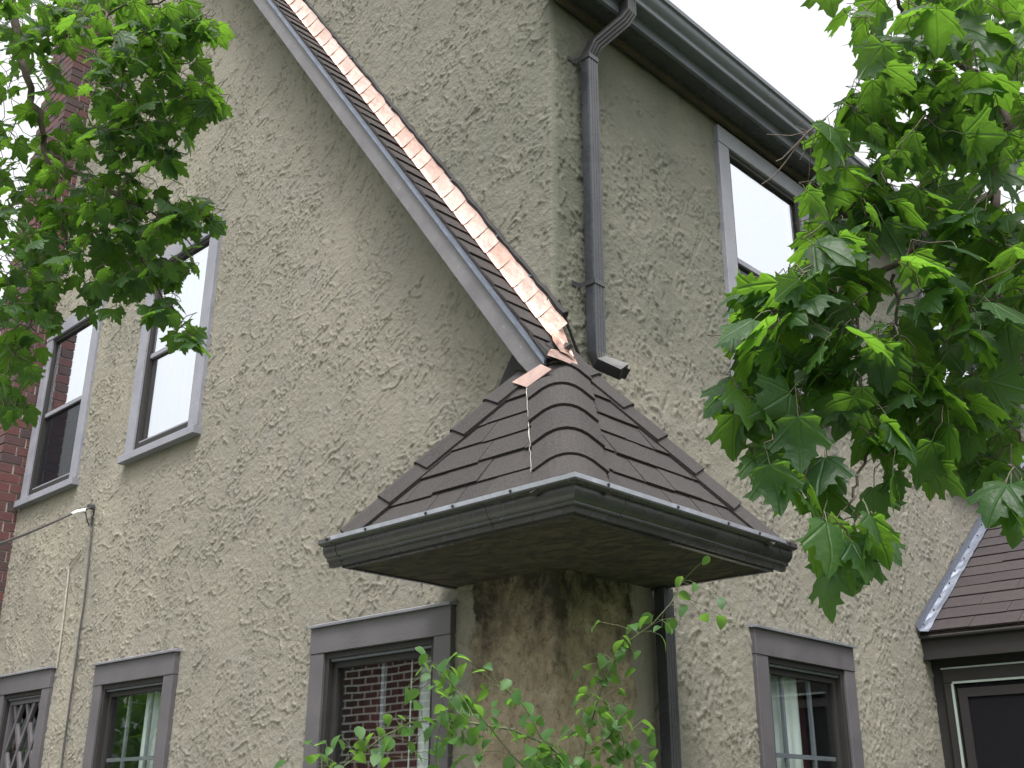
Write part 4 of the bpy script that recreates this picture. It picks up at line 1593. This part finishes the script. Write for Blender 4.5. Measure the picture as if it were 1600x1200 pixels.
# left maple: further off, leaves smaller in the picture
left = build_maple(
    'maple with dense small looking leaves on the left in front of the chimney', (-2.6, -4.6, 0),
    [(-2.6, -4.6, 0), (-2.58, -4.55, 2.0), (-2.5, -4.4, 4.0), (-2.4, -4.2, 6.0)], [.22, .18, .15, .09],
    [([(-2.45, -4.3, 4.9), at(-140, -120, 3.9), at(10, -40, 3.6), at(36, 110, 3.5), at(62, 190, 3.45), at(82, 290, 3.4), at(108, 400, 3.4)], (.020, .005)),
     ([at(76, 240, 3.45), at(125, 270, 3.4), at(190, 310, 3.3), at(250, 340, 3.3), at(300, 385, 3.25)], (.008, .002)),
     ([at(10, -40, 3.6), at(120, -30, 3.4), at(165, 20, 3.3), at(188, 110, 3.2), at(185, 190, 3.2)], (.007, .002)),
     ([at(188, 110, 3.2), at(240, 100, 3.2), at(300, 95, 3.2)], (.003, .0015)),
     ([at(108, 400, 3.4), at(60, 480, 3.4), at(20, 560, 3.3)], (.006, .002)),
     ([at(165, 20, 3.3), at(260, 0, 3.2), at(320, 10, 3.2)], (.004, .002)),
     ([at(190, 310, 3.3), at(230, 420, 3.2), at(260, 490, 3.1), at(300, 520, 3.1)], (.004, .0015))],
    [(60, 30, 80, 45, 44, 3.6, .4, .7), (180, 40, 70, 50, 34, 3.35, .3, .8), (265, 45, 55, 45, 26, 3.25, .25, .9), (315, 45, 30, 25, 9, 3.2, .12, .9),
     (45, 130, 60, 45, 16, 3.55, .35, .8), (210, 130, 65, 50, 34, 3.3, .3, .9), (290, 140, 45, 45, 18, 3.25, .2, 1.0), (335, 155, 22, 20, 6, 3.2, .1, 1.0),
     (40, 230, 60, 50, 20, 3.5, .35, .8), (170, 200, 60, 35, 20, 3.35, .3, .9), (250, 210, 40, 30, 15, 3.25, .2, 1.0),
     (50, 320, 70, 45, 26, 3.45, .35, .8), (180, 300, 60, 25, 12, 3.35, .25, .9), (150, 345, 70, 30, 18, 3.35, .25, .9), (250, 345, 60, 28, 18, 3.25, .2, .9), (310, 335, 25, 25, 7, 3.2, .1, 1.0),
     (55, 410, 70, 45, 32, 3.4, .35, .9), (180, 405, 60, 40, 20, 3.3, .25, .9), (270, 405, 40, 28, 11, 3.2, .15, 1.0),
     (40, 500, 48, 45, 20, 3.35, .3, 1.0), (140, 255, 70, 35, 10, 3.35, .25, .9), (230, 260, 60, 35, 8, 3.3, .25, .9), (160, 465, 30, 25, 5, 3.25, .1, 1.3), (205, 450, 25, 20, 4, 3.2, .1, 1.2), (258, 480, 22, 15, 5, 3.1, .08, 1.0), (296, 520, 18, 20, 5, 3.1, .08, 1.2),
     (20, 580, 26, 45, 12, 3.3, .2, 1.2), (28, 630, 22, 20, 4, 3.25, .1, 1.3), (-120, 250, 110, 380, 70, 3.6, .5, .9), (120, -80, 220, 70, 40, 3.6, .4, .8)],
    0.060, 57, 2.6)

# a bare twig of the right maple against the eave
bt = MB()
RB = Vector((4.6, 0.4, 0))
for pth, r0 in (([(1290, 185), (1264, 205), (1245, 225), (1222, 248), (1212, 252)], .0026), ([(1250, 222), (1230, 250), (1210, 275), (1190, 288)], .002),
                ([(1262, 206), (1235, 212), (1198, 210)], .0016), ([(1262, 206), (1240, 195), (1258, 188)], .0014), ([(1256, 214), (1258, 235), (1250, 250)], .0013)):
    bt.tube([at(x, y, 2.35) - RB for x, y in pth], [r0 * (1 - .12 * i) for i in range(len(pth))], 5)
bt.build('bare_twig', M['twig'], right)

# ------------------------------------------------------------------ shrub at the foot of the corner
OV = [oval_mesh('leaf', 300 + i, M['rose']) for i in range(6)]
sb = Vector((0.55, -0.75, 0))
shrub = empty('shrub', sb)
props(shrub, 'thin arching rose shrub with small green leaves below the stained corner', 'shrub')
rr = random.Random(12)
DP = 3.35
stems = [([(940, 1300), (905, 1215), (860, 1165), (800, 1140), (740, 1130), (680, 1125), (640, 1130), (600, 1150), (560, 1180), (520, 1210)], .0042, 3.25, 62),
         ([(900, 1320), (905, 1230), (915, 1160), (935, 1090), (955, 1040), (985, 1000), (1020, 975), (1050, 940), (1068, 905)], .0030, 3.5, 46),
         ([(860, 1300), (840, 1220), (800, 1180), (760, 1130), (720, 1085), (690, 1045), (672, 1035)], .0026, 3.2, 34),
         ([(880, 1310), (870, 1230), (850, 1160), (820, 1105), (790, 1075), (765, 1070)], .0024, 3.3, 30),
         ([(930, 1310), (960, 1220), (975, 1160), (960, 1110), (930, 1085)], .0026, 3.45, 34),
         ([(700, 1330), (690, 1240), (680, 1180), (690, 1120), (715, 1075)], .0022, 3.15, 24),
         ([(560, 1330), (540, 1240), (520, 1200), (500, 1190)], .0022, 3.15, 16),
         ([(980, 1320), (940, 1230), (880, 1190), (830, 1185)], .0026, 3.3, 46),
         ([(930, 1300), (1000, 1215), (985, 1165), (950, 1140)], .0024, 3.4, 30)]
sm = MB()
for pth, r0, dep, nl in stems:
    nl = int(nl * 1.35)
    P3 = [at(x, y, dep + rr.uniform(-.04, .04)) - sb for x, y in pth]
    P3 = [Vector((rr.uniform(-.05, .05), rr.uniform(-.05, .05), 0.0)), P3[0].lerp(Vector((0, 0, 0)), .5) + Vector((0, -.04, .15))] + P3
    sm.tube(P3, [r0 * (1.5 - 1.1 * i / (len(P3) - 1)) for i in range(len(P3))], 5)
    for k in range(nl):
        t = rr.uniform(0.0, 1.0) ** .8 * (len(pth) - 1.001)
        i = int(t) + 2
        p = P3[i].lerp(P3[min(i + 1, len(P3) - 1)], t - int(t))
        off = Vector((rr.gauss(0, .045), rr.gauss(0, .045), rr.gauss(0.0, .035)))
        q = p + off
        sm.tube([p, p.lerp(q, .5) + Vector((0, 0, .006)), q], .0009, 3, caps=False)
        o = link('leaf', OV[rr.randrange(6)], shrub)
        Mx = leaf_matrix(rr, q, rr.uniform(.030, .058), rr.uniform(0.0, 1.1))
        o.matrix_local = Mx
sm.build('stems', M['stem'], shrub, recalc=False, smooth=True)
